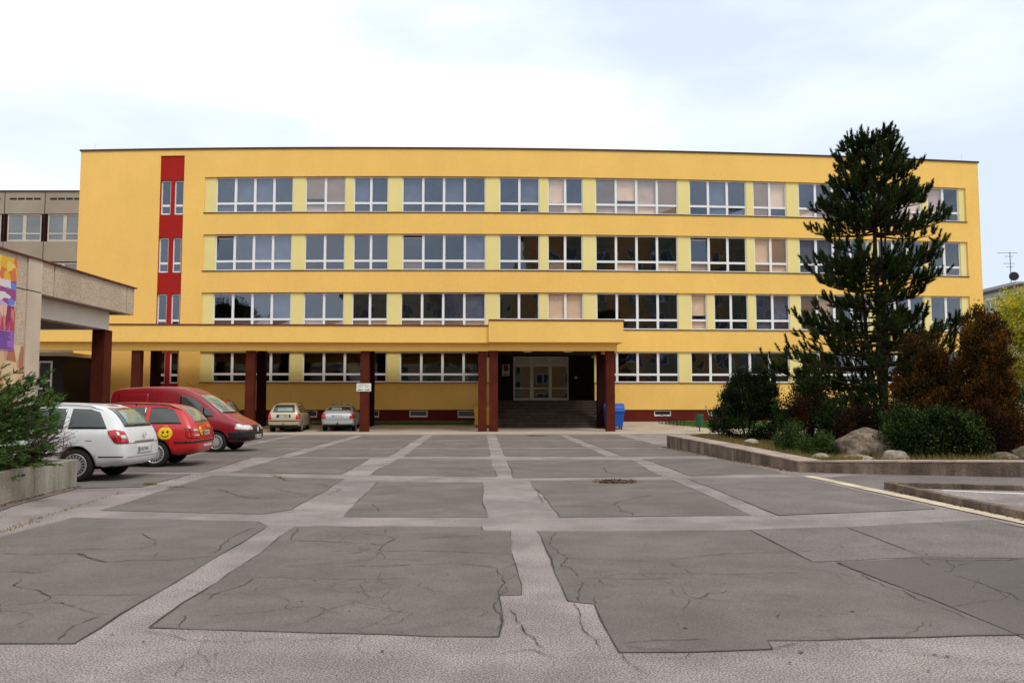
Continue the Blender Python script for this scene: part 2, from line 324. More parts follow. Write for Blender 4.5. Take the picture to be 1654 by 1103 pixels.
cracks = [  # photographed crack runs, near to far
 [(0,895),(60,897),(123,894),(172,909),(205,906),(270,905),(352,898)], [(226,861),(252,873),(250,880),(230,886),(180,887),(110,889)], [(123,894),(150,904),(172,909)],
 [(30,936),(25,945),(66,955),(80,966),(72,974),(40,977),(0,979)], [(72,974),(100,974),(125,980)], [(80,961),(160,961),(245,962)], [(0,926),(20,924),(70,925)],
 [(95,1035),(120,1012),(165,995)], [(345,895),(368,870),(410,852)], [(366,932),(385,931),(480,936),(500,934),(590,936),(660,935)],
 [(470,873),(560,876),(618,882),(638,871),(620,866),(585,863)], [(618,882),(617,891),(700,890),(760,893),(826,895)], [(617,891),(603,903),(560,909),(460,916)], [(515,898),(580,893),(600,886)], [(660,874),(720,867),(745,864)], [(680,869),(790,865)],
 [(550,916),(640,914),(730,911),(800,917)], [(803,917),(812,935),(816,945),(806,962),(800,985),(803,1020)], [(806,962),(820,955),(815,948)],
 [(407,935),(395,945),(340,962),(330,972)], [(295,995),(298,1001),(290,1015)], [(483,853),(470,872)], [(625,862),(622,856)],
 [(915,902),(990,905),(1076,907),(1115,901),(1180,894),(1272,890)], [(1080,909),(1105,920),(1119,927)], [(1030,925),(1100,927),(1200,928),(1300,926)], [(935,935),(1040,937),(1082,935)],
 [(898,860),(888,880),(912,897),(916,905),(905,915),(925,918),(935,932)], [(942,940),(935,955),(936,972)], [(962,962),(963,976)], [(1122,968),(1145,960),(1175,955)], [(1255,1000),(1262,992)], [(1255,961),(1290,965)],
 [(1352,910),(1395,925),(1392,930),(1430,948),(1460,955),(1480,968),(1530,985),(1560,1000)], [(1494,903),(1570,907),(1654,904)], [(1530,905),(1540,915),(1532,925),(1545,930)], [(1540,915),(1575,910)], [(1545,930),(1600,950),(1640,962),(1654,972)], [(1488,902),(1505,914),(1550,918)],
 [(450,768),(460,776),(520,783),(550,791),(530,800)], [(350,790),(395,803),(430,806),(500,802)], [(440,788),(480,797),(500,800)], [(210,784),(290,786),(340,792)], [(420,770),(380,775),(345,773)],
 [(610,799),(650,796),(720,795)], [(630,786),(700,784),(775,783)], [(600,815),(610,820),(612,826)], [(870,789),(960,790),(1080,788)], [(895,818),(990,817),(1005,809),(1050,800),(1130,795)], [(1000,817),(1003,826),(1020,829),(1022,834)], [(930,785),(950,790)],
 [(819,751),(900,753),(975,755),(1000,752)], [(976,748),(990,744)], [(975,755),(980,763),(1000,766)], [(700,760),(760,757),(792,766)],
 [(780,1060),(860,1050),(900,1066)] , [(824,700+285),(835,1005),(850,1015),(880,1050)], [(930,975),(940,1010),(955,1030),(970,1050)], [(860,782),(870,800),(876,812)], [(1000,1054),(1020,1075),(1035,1083),(1062,1092)], [(1240,1035),(1300,1030),(1400,1032),(1460,1029)], [(1250,1048),(1290,1040)],
 [(236,1018),(300,1035),(420,1035),(560,1030)], [(1010,1043),(1080,1050),(1112,1054)], [(1000,1040),(1060,1035),(1150,1033)], [(1112,1054),(1105,1062),(1060,1064)]]
for c in cracks:
    P = [G(*p).xy for p in c]; Q = []
    for a, d in zip(P[:-1], P[1:]):
        n = max(2, int((d-a).length/.06)); n = min(n, 50); off = Vector((0, 0))
        for k in range(n):
            off = off*.9+Vector((random.gauss(0, .009), random.gauss(0, .011))); Q.append(a.lerp(d, k/n)+off*min(1, 4*(1-k/n)))
    Q.append(P[-1]); dist = P[0].length
    ribbon(seams, Q, .003+.0007*dist*random.uniform(.4, 1.1), .0095, jit=.7)
for k in range(44):               # hairline cracks wandering over the near slabs
    p = G(random.uniform(-100, 1700), random.uniform(790, 1035)).xy; a = random.choice((0, 0, math.pi, 1.4, -1.2, 2.6))+random.gauss(0, .4); Q = [p]; branch = []
    for i in range(random.randint(12, 60)):
        a += random.gauss(0, .28); p = p+Vector((math.cos(a), math.sin(a)))*.045; Q.append(p)
        if random.random() < .05: branch.append((p, a+random.choice((-1, 1))*.9))
    ribbon(seams, Q, random.uniform(.0015, .004), .0095, jit=.8)
    for p, a in branch:
        Q = [p]
        for i in range(random.randint(5, 18)): a += random.gauss(0, .3); p = p+Vector((math.cos(a), math.sin(a)))*.04; Q.append(p)
        ribbon(seams, Q, .0028, .0096, jit=.8)
for k in range(34):               # small pits and oil spots
    x, y = random.uniform(20, 1640), random.uniform(860, 1090); c = G(x, y).xy; r = random.uniform(.005, .018)
    seams.face([(c.x+r*random.uniform(.6, 1.2)*math.cos(t*math.pi/3.5), c.y+r*.8*math.sin(t*math.pi/3.5), .0098) for t in range(7)])
tag(seams.build('pavement_cracks', M['crack']), kind='structure')
# beige apron climbing to the school, lawns, kerb lines
RISE = .33
def zr(w): return .006 if w >= 5 else (.006+(RISE)*(5-w)/5)
b = MB()
for u0, u1 in ((-34, -8), (-8, 8.6), (8.6, 34)):
    b.face([FW(u0, 10.2, .006), FW(u1, 10.2 if u1 < 9 else 9, .006), FW(u1, 5, .006), FW(u0, 5, .006)]); b.face([FW(u0, 5, .006), FW(u1, 5, .006), FW(u1, -3, zr(-3)), FW(u0, -3, zr(-3))])
tag(b.build('building_apron', M['apron']), kind='structure')
def gl(name, poly):
    b = MB(); b.face([FW(u, w, zr(w)+.03) for u, w in poly]); tag(b.build(name, M['grassg']), kind='structure')
gl('lawn', [(-17, 2.0), (-2.3, 2.0), (-2.3, .25), (-17, .25)])
gl('lawn', [(9.35, .25), (9.6, 2.3), (11.2, 4.4), (25, 4.4), (25, .25)])
def grass(name, pts_fn, n, h, m, label=None, wd=.006):
    base = np.array([pts_fn() for _ in range(n)]); a = rng.uniform(0, 2*np.pi, n); hh = h*rng.uniform(.5, 1.2, n)
    d = np.stack([np.cos(a), np.sin(a), np.zeros(n)], 1); lean = np.stack([np.cos(a*3), np.sin(a*3), np.zeros(n)], 1)*(.45*hh[:, None])
    V = np.empty((n, 3, 3)); V[:, 0] = base-d*wd; V[:, 1] = base+d*wd; V[:, 2] = base+lean+np.array([0, 0, 1])*hh[:, None]
    o = npmesh(name, V.reshape(-1, 3), np.arange(n*3).reshape(-1, 3), m); tag(o, label, 'grass', None, 'stuff'); return o
M['blade'] = leafmat('grass blades', [(.03, .07, .008), (.07, .14, .02), (.12, .17, .03)])
M['dryblade'] = leafmat('dry grass blades', [(.07, .10, .02), (.20, .15, .05), (.36, .22, .09)])
def pl(poly):
    def f():
        while 1:
            u = random.uniform(min(p[0] for p in poly), max(p[0] for p in poly)); w = random.uniform(min(p[1] for p in poly), max(p[1] for p in poly))
            if u-9.4 > (w-.25)*.44 or u < 0: return FW(u, w, zr(w)+.03)
    return f
grass('lawn_grass', pl([(-17, .25), (-2.3, 2.0)]), 9000, .09, M['blade'], 'strip of mown green grass along the foot of the yellow school wall')
grass('lawn_grass', pl([(9.4, .25), (14, 4.4)]), 9000, .09, M['blade'], 'green lawn behind the green litter bin')
def crackgrass():
    segs = [((237, 784), (250, 782)), ((0, 861), (60, 843)), ((20, 852), (120, 820)), ((100, 826), (200, 795)), ((275, 788), (290, 787)), ((225, 783), (330, 768)), ((440, 768), (462, 776)), ((236, 783), (248, 783)), ((232, 783), (252, 783))]
    a, c = random.choice(segs); t = random.random(); p = G(a[0]+(c[0]-a[0])*t, a[1]+(c[1]-a[1])*t); return (p.x+random.gauss(0, .03), p.y+random.gauss(0, .03), .004)
grass('crack_grass', crackgrass, 650, .035, M['dryblade'], 'tufts of weeds growing in the pavement joints by the parked cars')

# ------------------------------------------------------------------ the yellow school
school = thing('school_building', 'long yellow four-storey school with rows of white-framed windows and a red stair strip', 'school', FW(0, 0, 0), math.atan(S))
# parts are made in world space, then brought under the rotated root
PARENT_INV = {}
def attach(o, root):
    bpy.context.view_layer.update(); o.parent = root; o.matrix_parent_inverse = root.matrix_world.inverted(); return o
LINES = dict(
 roof=[(131,244.4),(338,242.6),(600,239.9),(840,241),(1020,244.7),(1260,251.8),(1468,259.2),(1579,262.8)],
 h1=[(331,286.5),(600,284.6),(840,285.3),(1020,288.3),(1260,294.2),(1559,304)], s1=[(330,344.6),(600,344.2),(840,344.2),(1020,347),(1260,351.5),(1560,359.6)],
 h2=[(328,379),(600,377.3),(840,377.8),(1020,380.2),(1260,383.9),(1562,391)], s2=[(326,438.4),(600,437.5),(800,437.4),(1000,438.8),(1260,441.8),(1563,447.7)],
 h3=[(323,472.6),(560,472),(800,471.8),(1080,473.8),(1320,475.5),(1565,478.8)], s3=[(323,532),(800,532.5),(1000,533.3),(1080,533.6),(1320,535),(1567,536.4)],
 h4=[(321,568.3),(800,567.6),(1000,567.4),(1320,568.5),(1567,569)], s4=[(321,618.4),(800,618.6),(1100,619.4),(1320,619.6),(1567,619.8)],
 base=[(180,662),(600,661.5),(1040,661.5),(1567,661.5)])
ZP = {}
for k, pts in LINES.items():
    q = [FP(*p) for p in pts]; ZP[k] = np.polyfit([a[0] for a in q], [a[1] for a in q], 2 if len(pts) > 4 and k != 's4' and k != 'h4' else 1)
def Z(k, u): return float(np.polyval(ZP[k], u)) if isinstance(k, str) else (k(u) if callable(k) else k)
def U(x, y): return FP(x, y)[0]
def fbox(b, u0, u1, w0, w1, za, zb, mi=0, step=2.0, da=0.0, db=0.0):
    n = max(1, int(math.ceil(abs(u1-u0)/step)))
    for i in range(n):
        a = u0+(u1-u0)*i/n; c = u0+(u1-u0)*(i+1)/n
        b.hexa([FW(a, w1, Z(za, a)+da), FW(c, w1, Z(za, c)+da), FW(c, w0, Z(za, c)+da), FW(a, w0, Z(za, a)+da), FW(a, w1, Z(zb, a)+db), FW(c, w1, Z(zb, c)+db), FW(c, w0, Z(zb, c)+db), FW(a, w0, Z(zb, a)+db)], mi)
uL = U(131, 245); uR = U(1579, 263); ur0 = U(260, 252); ur1 = U(298.5, 252); ubL = U(330.7, 300); ubR = U(1559.5, 310)
print('uL', uL, U(121.5, 440), 'uR', uR, 'ubL', ubL, U(321.3, 600), 'ubR', ubR, 'Z', {k: round(Z(k, 0), 2) for k in ZP})
ue0, ue1 = U(800, 600), U(960.5, 600)
GZ = RISE
wall = MB()
fbox(wall, uL, ur0, -.35, 0, 'base', 'roof')
fbox(wall, ur0, ur1, -.35, 0, lambda u: Z('roof', u)-.36, 'roof')
fbox(wall, ur1, ubL, -.35, 0, 'base', 'roof'); fbox(wall, ubR, uR, -.35, 0, 'base', 'roof')
for a, c in (('h1', 'roof'), ('h2', 's1'), ('h3', 's2'), ('h4', 's3')): fbox(wall, ubL, ubR, -.35, 0, a, c)
fbox(wall, ubL, ue0, -.35, 0, 'base', 's4'); fbox(wall, ue1, ubR, -.35, 0, 'base', 's4')
attach(wall.build('wall', M['yellow']), school)
b = MB(); fbox(b, uL+.02, uR-.02, -14, -13.65, GZ-.3, lambda u: Z('roof', u)-.02, step=30); fbox(b, uL, uL+.35, -13.65, -.35, GZ-.3, lambda u: Z('roof', u)-.02, step=30); fbox(b, uR-.35, uR, -13.65, -.35, GZ-.3, lambda u: Z('roof', u)-.02, step=30)
attach(b.build('rear_wall', M['yellow']), school)
b = MB(); fbox(b, uL-.06, uR+.06, -14.1, .07, 'roof', lambda u: Z('roof', u)+.09); attach(b.build('roof', M['coping']), school)
b = MB(); rz = lambda u: Z('roof', u)-.36; cur = rz
fbox(b, ur0, ur1, -.35, -.06, GZ, rz) if False else None
NW = {1: ((259.2, 275.2), (281, 296)), 2: ((255.5, 271.3), (278, 292)), 3: ((252.5, 268.3), (275.3, 289.6)), 4: ((249.5, 265.5), (272.7, 287.2))}
NWu = {r: [(U(a, 320+(r-1)*92), U(c, 320+(r-1)*92)) for a, c in v] for r, v in NW.items()}
rs = MB()
zt = rz
for r in (1, 2, 3, 4):
    hk, sk = 'h%d' % r, 's%d' % r; hz = lambda u, hk=hk, r=r: Z(hk, u)-(.15 if r < 3 else .05 if r == 3 else 0); sz = lambda u, sk=sk: Z(sk, u)-.08
    fbox(rs, ur0, ur1, -.35, -.06, hz, zt)
    (a0, a1), (c0, c1) = NWu[r]; a0 = max(a0, ur0+.01); c1 = min(c1, ur1-.01)
    for p, q in ((ur0, a0), (a1, c0), (c1, ur1)): fbox(rs, p, q, -.35, -.06, sz, hz)
    zt = sz
fbox(rs, ur0, ur1, -.35, -.06, 'base', zt)
attach(rs.build('stair_strip', M['red']), school)
# plinth
b = MB(); PL = []
BW = [((480, 666), (512, 674)), ((597, 665), (612, 674)), ((661, 664), (690.5, 673.5)), ((739, 665), (768, 674.5)), ((1057, 662.5), (1084.5, 672)), ((1148.5, 664), (1176, 672.5))]
bws = [(U(a[0], 668), U(c[0], 668), FP(*c)[1]) for a, c in BW]
def plinth(u0, u1):
    cur = u0
    for a, c, zz in bws:
        if a > u0 and c < u1:
            fbox(b, cur, a, -.35, -.05, 0, 'base'); fbox(b, a, c, -.35, -.05, 0, zz); fbox(b, a, c, -.35, -.05, lambda u: Z('base', u)-.06, 'base'); cur = c
    fbox(b, cur, u1, -.35, -.05, 0, 'base')
plinth(uL, ue0); attach(b.build('plinth', M['plinth']), school); b = MB(); plinth(ue1, uR); attach(b.build('plinth', M['plinth']), school)
b = MB(); fbox(b, uL, ue0-1.2, 0.0, .28, 0, GZ+.05); attach(b.build('kerb', M['walltop']), school); b = MB(); fbox(b, U(1085, 680), uR, 0, .28, 0, GZ+.05); attach(b.build('kerb', M['walltop']), school)
# piers between windows, window sills
WIN = {1: [(348.4,473,4,'bbbb','bbbb'),(493,558,2,'pp','gp'),(571,627,2,'bb','bb'),(649.5,784.3,4,'bbbb','bbbb'),(806.7,871.5,2,'bb','bb'),(885,941.7,2,'pb','pp'),(962,1095,4,'qpqp','qqpp'),(1114,1206,3,'bbb','-bb'),(1217,1271,2,'pp','pb'),(1290.5,1401,4,'bb-b','ppbb'),(1418,1490,3,'bpp','-pp'),(1499,1549.7,2,'q-','--')],
       2: [(346.5,470.5,4,'tbbb','bbbb'),(491.5,556.5,2,'--','--'),(570,627,2,'--','--'),(649.5,784.5,4,'t--b','q--q'),(806.5,871.5,2,'--','--'),(885,941.5,2,'--','p-'),(962.5,1095.5,4,'----','-p-p'),(1115.5,1207,3,'t--','q--'),(1219.5,1273,2,'pp','pp'),(1292,1403,4,'bb--','bb--'),(1420,1492,3,'---','---'),(1502,1553,2,'--','--')],
       3: [(343,469,4,'--bb','qqqq'),(489.8,555,2,'--','pp'),(568,625.6,2,'--','qp'),(647,784,4,'--bb','pppp'),(806,871,2,'--','--'),(885,942.5,2,'pp','pp'),(964,1096.6,4,'----','----'),(1117,1143,1,'p','p'),(1154.5,1209.5,2,'--','--'),(1221.5,1277,2,'bb','bb'),(1294,1405,4,'qq--','qqp-'),(1424,1495,3,'---','---'),(1505.5,1555.5,2,'--','-q')],
       4: [(341.8,467.4,4,'----','----'),(488,624,4,'----','----'),(645.6,783,4,'----','----'),(964,1097.5,4,'----','----'),(1117,1276.7,5,'-----','-----'),(1296,1410,4,'----','----'),(1427,1497,3,'---','---'),(1507,1557,2,'--','--')]}
YM = {1: 316, 2: 410, 3: 503, 4: 594}
piers = MB()
def window(u0, u1, sk, hk, n, up, lo, frac=.265, wf=-.17, ds=.05, dh=-.02, fr_w=.065, parent=school, mullion=.145):
    zs = lambda u: Z(sk, u)+ds; zh = lambda u: Z(hk, u)+dh; ztm = lambda u, f=frac: zs(u)+(zh(u)-zs(u))*f
    f = MB(); g = MB(); bl = MB(); has = False
    fbox(f, u0, u1, wf-.09, wf, zs, zs, db=.075); fbox(f, u0, u1, wf-.09, wf, zh, zh, da=-.06)
    fbox(f, u0, u0+fr_w, wf-.09, wf, zs, zh, da=.075, db=-.06); fbox(f, u1-fr_w, u1, wf-.09, wf, zs, zh, da=.075, db=-.06)
    cw = (u1-u0)/n
    for i in range(1, n): fbox(f, u0+i*cw-mullion/2, u0+i*cw+mullion/2, wf-.09, wf, zs, zh, da=.075, db=-.06)
    for i in range(n):
        a = u0+i*cw+(mullion/2 if i else fr_w); c = u0+(i+1)*cw-(mullion/2 if i < n-1 else fr_w)
        fbox(f, a, c, wf-.09, wf-.004, ztm, ztm, da=-.065, db=.065)
        for (z0, z1, code, top) in ((zs, ztm, lo[i], 0), (ztm, zh, up[i], 1)):
            d0, d1 = (.075, -.065) if not top else (.065, -.06); wo = [wf-.05+random.uniform(-.006, .006) for _ in range(4)]
            if code == 't': wo[2] -= .16; wo[3] -= .16; d1 -= .13
            g.face([FW(a, wo[0], z0(a)+d0), FW(c, wo[1], z0(c)+d0), FW(c, wo[2], z1(c)+d1), FW(a, wo[3], z1(a)+d1)])
            if code == 't':
                fbox(f, a, c, wf-.26, wf-.2, lambda u: z1(u)+d1, lambda u: z1(u)+d1+.05)
            if code in 'pqgb':
                hb = random.choice((0, 0, 0, .12, .3)) if top and code in 'pq' else 0
                bl.face([FW(a-.05, wf-.16, z0(a)+hb), FW(c+.05, wf-.16, z0(c)+hb), FW(c+.05, wf-.16, z1(c)), FW(a-.05, wf-.16, z1(a))], {'p': 0, 'q': 1, 'g': 1, 'b': 2}[code]); has = True
    fo = f.build('window', M['pvc']); attach(fo, parent)
    bpy.context.view_layer.update()
    go = g.build('pane', M['glass']); attach(go, fo)
    if has: attach(bl.build('blind', [M['blind'], M['blindq'], M['blindgrey']]), fo)
    return fo
M['blindq'] = mat('dull pink blind', (.62, .43, .33), .9, .1, 1.5)
for r in (1, 2, 3, 4):
    hk, sk = 'h%d' % r, 's%d' % r; ym = YM[r]; us = [(U(a, ym), U(c, ym), n, up, lo) for a, c, n, up, lo in WIN[r]]
    cur = ubL; gaps = []
    for a, c, n, up, lo in us:
        if r == 4 and a > ue0 and cur < ue0: gaps += [(cur, ue0)]; cur = ue1
        if a > cur: gaps.append((cur, a))
        cur = c; window(a, c, sk, hk, n, up, lo)
    gaps.append((cur, ubR))
    for a, c in gaps: pb_m = MB(); fbox(pb_m, a, c, -.35, -.10, sk, hk); attach(pb_m.build('pier', M['lemon']), school)
    for (a, c) in NWu[r]: window(a, c, lambda u, sk=sk: Z(sk, u)-.08, lambda u, hk=hk, r=r: Z(hk, u)-(.15 if r < 3 else .05 if r == 3 else 0), 1, '-', '-', wf=-.16)
    s = MB()
    for a, c in (((ubL, ubR),) if r < 4 else ((ubL, ue0), (ue1, ubR))): fbox(s, a-.03, c+.03, -.2, .05, sk, sk, da=.002, db=.045)
    attach(s.build('window_sill', M['coping'] if r < 4 else M['copingred']), school)
for a, c, zz in bws:
    w_ = window(a+.01, c-.01, lambda u: zz, 'base', 1, '-', '-', .0, wf=-.12, ds=0, dh=-.06, fr_w=.09) if False else None
    f = MB(); u0, u1 = a, c; z0 = zz; z1 = Z('base', a)-.06
    for (p, q, s0, s1) in ((u0, u1, z0, z0+.08), (u0, u1, z1-.04, z1), (u0, u0+.06, z0+.08, z1-.04), (u1-.06, u1, z0+.08, z1-.04)): fbox(f, p, q, -.18, -.10, s0, s1)
    fo = attach(f.build('cellar_window', M['pvc']), school); g = MB(); g.face([FW(u0+.05, -.14, z0+.07), FW(u1-.05, -.14, z0+.07), FW(u1-.05, -.14, z1-.03), FW(u0+.05, -.14, z1-.03)]); bpy.context.view_layer.update(); attach(g.build('pane', M['darkglass']), fo)
# rooms behind the glass
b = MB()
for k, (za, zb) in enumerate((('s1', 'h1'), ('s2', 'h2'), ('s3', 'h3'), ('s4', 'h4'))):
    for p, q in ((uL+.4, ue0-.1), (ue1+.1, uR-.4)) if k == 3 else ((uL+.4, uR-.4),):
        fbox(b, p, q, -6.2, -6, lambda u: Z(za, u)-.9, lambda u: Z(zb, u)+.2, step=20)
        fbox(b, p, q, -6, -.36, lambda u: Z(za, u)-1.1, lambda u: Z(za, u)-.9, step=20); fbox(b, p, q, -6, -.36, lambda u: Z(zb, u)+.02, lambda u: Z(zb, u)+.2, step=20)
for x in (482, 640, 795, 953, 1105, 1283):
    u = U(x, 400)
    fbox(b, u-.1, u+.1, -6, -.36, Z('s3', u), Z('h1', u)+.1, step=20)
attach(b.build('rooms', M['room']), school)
b = MB(); p = FP(151, 244); b.tube([FW(p[0], -.2, p[1]), FW(p[0], -.2, p[1]+.5)], .012); p = FP(1556, 262); b.tube([FW(p[0], -.2, p[1]), FW(p[0], -.2, p[1]+.6)], .012)
attach(b.build('lightning_rod', M['alu']), school)
# entrance recess
LZ = 1.62; DW = -2.6
b = MB(); cz = 4.42
fbox(b, ue0-.25, ue0, DW, -.35, 0, cz, step=20); fbox(b, ue1, ue1+.25, DW, -.35, 0, cz, step=20); fbox(b, ue0-.05, ue0, -.35, .01, 0, cz+.3, step=20)
du0, du1 = FP(829, 610, DW)[0], FP(918.5, 610, DW)[0]; dz1 = FP(870, 576, DW)[1]; dz0 = LZ+.02
fbox(b, ue0-.25, du0, DW-.2, DW, 0, cz, step=20); fbox(b, du1, ue1+.25, DW-.2, DW, 0, cz, step=20); fbox(b, du0, du1, DW-.2, DW, dz1, cz+.3, step=20)
fbox(b, ue0-.25, ue1+.25, DW, -.36, cz, cz+.1, step=20)
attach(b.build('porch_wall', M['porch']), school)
d = MB(); g = MB(); n3 = 3; cw = (du1-du0)/3
for (p, q, s0, s1) in ((du0, du1, dz0, dz0+.14), (du0, du1, dz1-.05, dz1), (du0, du1, dz1-.62, dz1-.46), (du0, du0+.1, dz0+.14, dz1-.05), (du1-.1, du1, dz0+.14, dz1-.05)): fbox(d, p, q, DW-.1, DW-.02+(.003 if p == du0 and q < du1 else 0), s0, s1, step=20)
for i in (1, 2): fbox(d, du0+i*cw-.1, du0+i*cw+.1, DW-.1, DW-.01, dz0+.14, dz1-.05, step=20)
for i in range(3):
    fbox(d, du0+i*cw+.1, du0+(i+1)*cw-.1, DW-.1, DW-.03, dz0+.72, dz0+.80, step=20); fbox(d, du0+i*cw+.1, du0+(i+1)*cw-.1, DW-.09, DW-.05, dz1-.46, dz1-.05, 1, step=20)
    g.face([FW(du0+i*cw+.05, DW-.07, dz0+.1), FW(du0+(i+1)*cw-.05, DW-.07, dz0+.1), FW(du0+(i+1)*cw-.05, DW-.07, dz1-.5), FW(du0+i*cw+.05, DW-.07, dz1-.5)])
do = attach(d.build('door', [M['alu'], M['whitebeam']]), school); bpy.context.view_layer.update(); attach(g.build('pane', M['doorglass']), do)
h = MB()
for i, s in ((1, -.18), (2, -.18)): p = FW(du0+i*cw+s, DW+.04, dz0+1.0); h.tube([p, p+Vector((0, 0, .35))], .02)
attach(h.build('handle', M['chrome']), do)
b = MB(); sw = 3.75; nst = 9; us0, us1 = U(789, 670)+.1, U(964.5, 670)
tread = .32
for i in range(nst):
    z1 = LZ*(i+1)/nst; wa = sw-i*tread
    fbox(b, us0, us1, wa-tread-(.01 if i < nst-1 else 4), wa, max(0, z1-LZ/nst-.02)+.0, z1-.035, step=30); fbox(b, us0-.02, us1+.02, wa-tread if i < nst-1 else DW, wa+.02, z1-.033, z1, 1, step=30)
attach(b.build('steps', [M['step'], M['stepedge']]), school)
b = MB(); ur = us1+.05
b.tube([FW(ur, 3.6, .95), FW(ur, .9, 2.45), FW(ur, .2, 2.5)], .035); b.tube([FW(ur, 3.6, .55), FW(ur, .9, 2.05)], .02); b.tube([FW(ur, 3.6, .1), FW(ur, 3.6, .95)], .03); b.tube([FW(ur, .9, 1.6), FW(ur, .9, 2.45)], .03); b.tube([FW(ur, 2.2, .9), FW(ur, 2.2, 1.73)], .02)
attach(b.build('handrail', M['rustred']), school)
b = MB(); q0 = FP(811.5, 588, -.0); q1 = FP(823, 607, 0)
up0, up1 = FP(811, 600, DW)[0], FP(823, 600, DW)[0]; zp1, zp0 = FP(817, 588.5, DW)[1], FP(817, 607, DW)[1]
zm = zp0+(zp1-zp0)*.25
b.box(0, 1, 0, 1, 0, 1, 0, lambda x, y, z: FW(up0+(up1-up0)*x, DW+.03*y, zp0+(zm-zp0)*z*.95)); b.box(0, 1, 0, 1, 0, 1, 0, lambda x, y, z: FW(up0+(up1-up0)*x, DW+.03*y, zm+(zp1-zm)*z))
b.box(.2, .85, 0, 1, .25, 1, 1, lambda x, y, z: FW(up0+(up1-up0)*x, DW+.034*y, zm+(zp1-zm)*(z-.02)*.98)); b.box(.25, .75, 0, 1, .3, .6, 2, lambda x, y, z: FW(up0+(up1-up0)*x, DW+.034*y, zp0+(zm-zp0)*z))
tag(b.build('notice_board', [M['signw'], M['copingred'], M['ink']]), 'small white and red notice on the dark wall left of the entrance doors', 'notice')
b = MB(); a = FP(928, 606, DW)[0]; c = FP(932.5, 606, DW)[0]; z0 = FP(930, 611.5, DW)[1]; z1 = FP(930, 607.5, DW)[1]; fbox(b, a, c, DW, DW+.06, z0, z1); fbox(b, a+.02, c-.02, DW+.06, DW+.075, z0+.02, z0+.06)
tag(b.build('intercom', M['signw']), 'small pale intercom box on the dark wall right of the entrance doors', 'intercom')

# ------------------------------------------------------------------ covered walkway in front of the school
walk = thing('covered_walkway', 'yellow flat-roofed covered walkway on dark red square columns in front of the school', 'walkway', FW(-10, 6.7, 0), math.atan(S))
WFr = 7.35; LWf = 6.98
def uz(x, y, w): return FP(x, y, w)
zt1 = uz(600, 526.4, WFr)[1]; zm1 = uz(600, 553.0, WFr)[1]; zb1 = uz(600, 566.6, LWf)[1]
zt2 = uz(900, 518.3, WFr+.12)[1]; zm2 = uz(900, 552.7, WFr+.12)[1]; zb2 = uz(900, 566.4, LWf+.06)[1]
ua = -36; uj = uz(789, 540, WFr)[0]; ue = uz(1007, 530, WFr+.12)[0]; uf = uz(996.8, 560, LWf+.06)[0]
b = MB(); st = 3.0
fbox(b, ua, uj, WFr-.5, WFr, zm1, zt1, step=st); fbox(b, ua, uj, LWf-.45, LWf, zb1, zm1+.05, step=st)
fbox(b, ua, uj, 1.6, WFr-.5, zt1-.45, zt1-.03, step=8)
fbox(b, ua, uj, 1.4, 1.6, zt1-.5, zt1, step=8)
attach(b.build('roof_beam', M['yellow']), walk)
b = MB()
fbox(b, uj+.004, ue, WFr-.4, WFr+.12, zm2, zt2, step=st); fbox(b, uj+.004, uf, LWf-.4, LWf+.06, zb2, zm2+.05, step=st)
fbox(b, ue-.4, ue, .02, WFr-.4, zm2, zt2, step=st); fbox(b, uf-.4, uf, .02, LWf-.4, zb2, zm2+.05, step=st)
attach(b.build('porch_roof', M['yellow']), walk)
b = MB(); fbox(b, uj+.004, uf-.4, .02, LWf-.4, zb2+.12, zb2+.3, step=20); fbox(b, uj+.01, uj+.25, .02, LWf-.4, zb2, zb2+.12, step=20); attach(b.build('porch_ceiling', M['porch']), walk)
b = MB(); fbox(b, ua, uj, 1.35, WFr+.04, zt1, zt1+.07, step=8); fbox(b, uj, ue+.04, .02, WFr+.16, zt2, zt2+.07, step=8); attach(b.build('coping', M['copingred']), walk)
COLS = []
for x in (28-10, 218, 403, 588.5, 779.2): COLS.append((FP(x, 620, 6.9)[0], 6.68, zb1, 'pillar'))
for x in (797.3, 986.4): COLS.append((FP(x, 620, 6.95)[0], 6.72, zb2, 'pillar'))
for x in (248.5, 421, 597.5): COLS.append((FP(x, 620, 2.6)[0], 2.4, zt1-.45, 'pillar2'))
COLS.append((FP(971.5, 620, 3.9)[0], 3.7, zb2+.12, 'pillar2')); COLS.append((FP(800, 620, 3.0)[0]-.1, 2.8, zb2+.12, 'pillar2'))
for u, w, zz, m in COLS:
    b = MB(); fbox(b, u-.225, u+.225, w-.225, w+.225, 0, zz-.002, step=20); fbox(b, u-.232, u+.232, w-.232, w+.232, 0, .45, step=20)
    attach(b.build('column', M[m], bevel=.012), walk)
for x in (852, 917.5):
    c = FP(x, 570.3, 4.5); b = MB(); p = FW(c[0], 4.5, zb2+.12); b.tube([p, p-Vector((0, 0, .05))], .26, .2, 16); attach(b.build('ceiling_light', M['whitebeam']), walk)
s0 = FP(576, 619, 6.94); s1 = FP(599.3, 632, 6.94)
sg = thing('direction_sign', 'small white direction sign with two black arrows fixed on a dark red column', 'sign', FW((s0[0]+s1[0])/2, 6.93, s1[1]), math.atan(S))
b = MB(); fbox(b, s0[0], s1[0], 6.925, 6.95, s1[1], s0[1]); attach(b.build('board', M['signw']), sg)
su = (s0[0]+s1[0])/2; sz_ = (s0[1]+s1[1])/2
def stx(s, du, dz, size): t = text(s, size, 'lettering', M['ink'], None, frame_mat(FW(su+du, 6.952, sz_+dz), E, (0, 0, 1))); attach(t, sg)
stx('VCHODY DO', -.07, .13, .075); stx('JIDELNY', -.18, .03, .065); stx('SKOLY', .16, .03, .065)
b = MB()
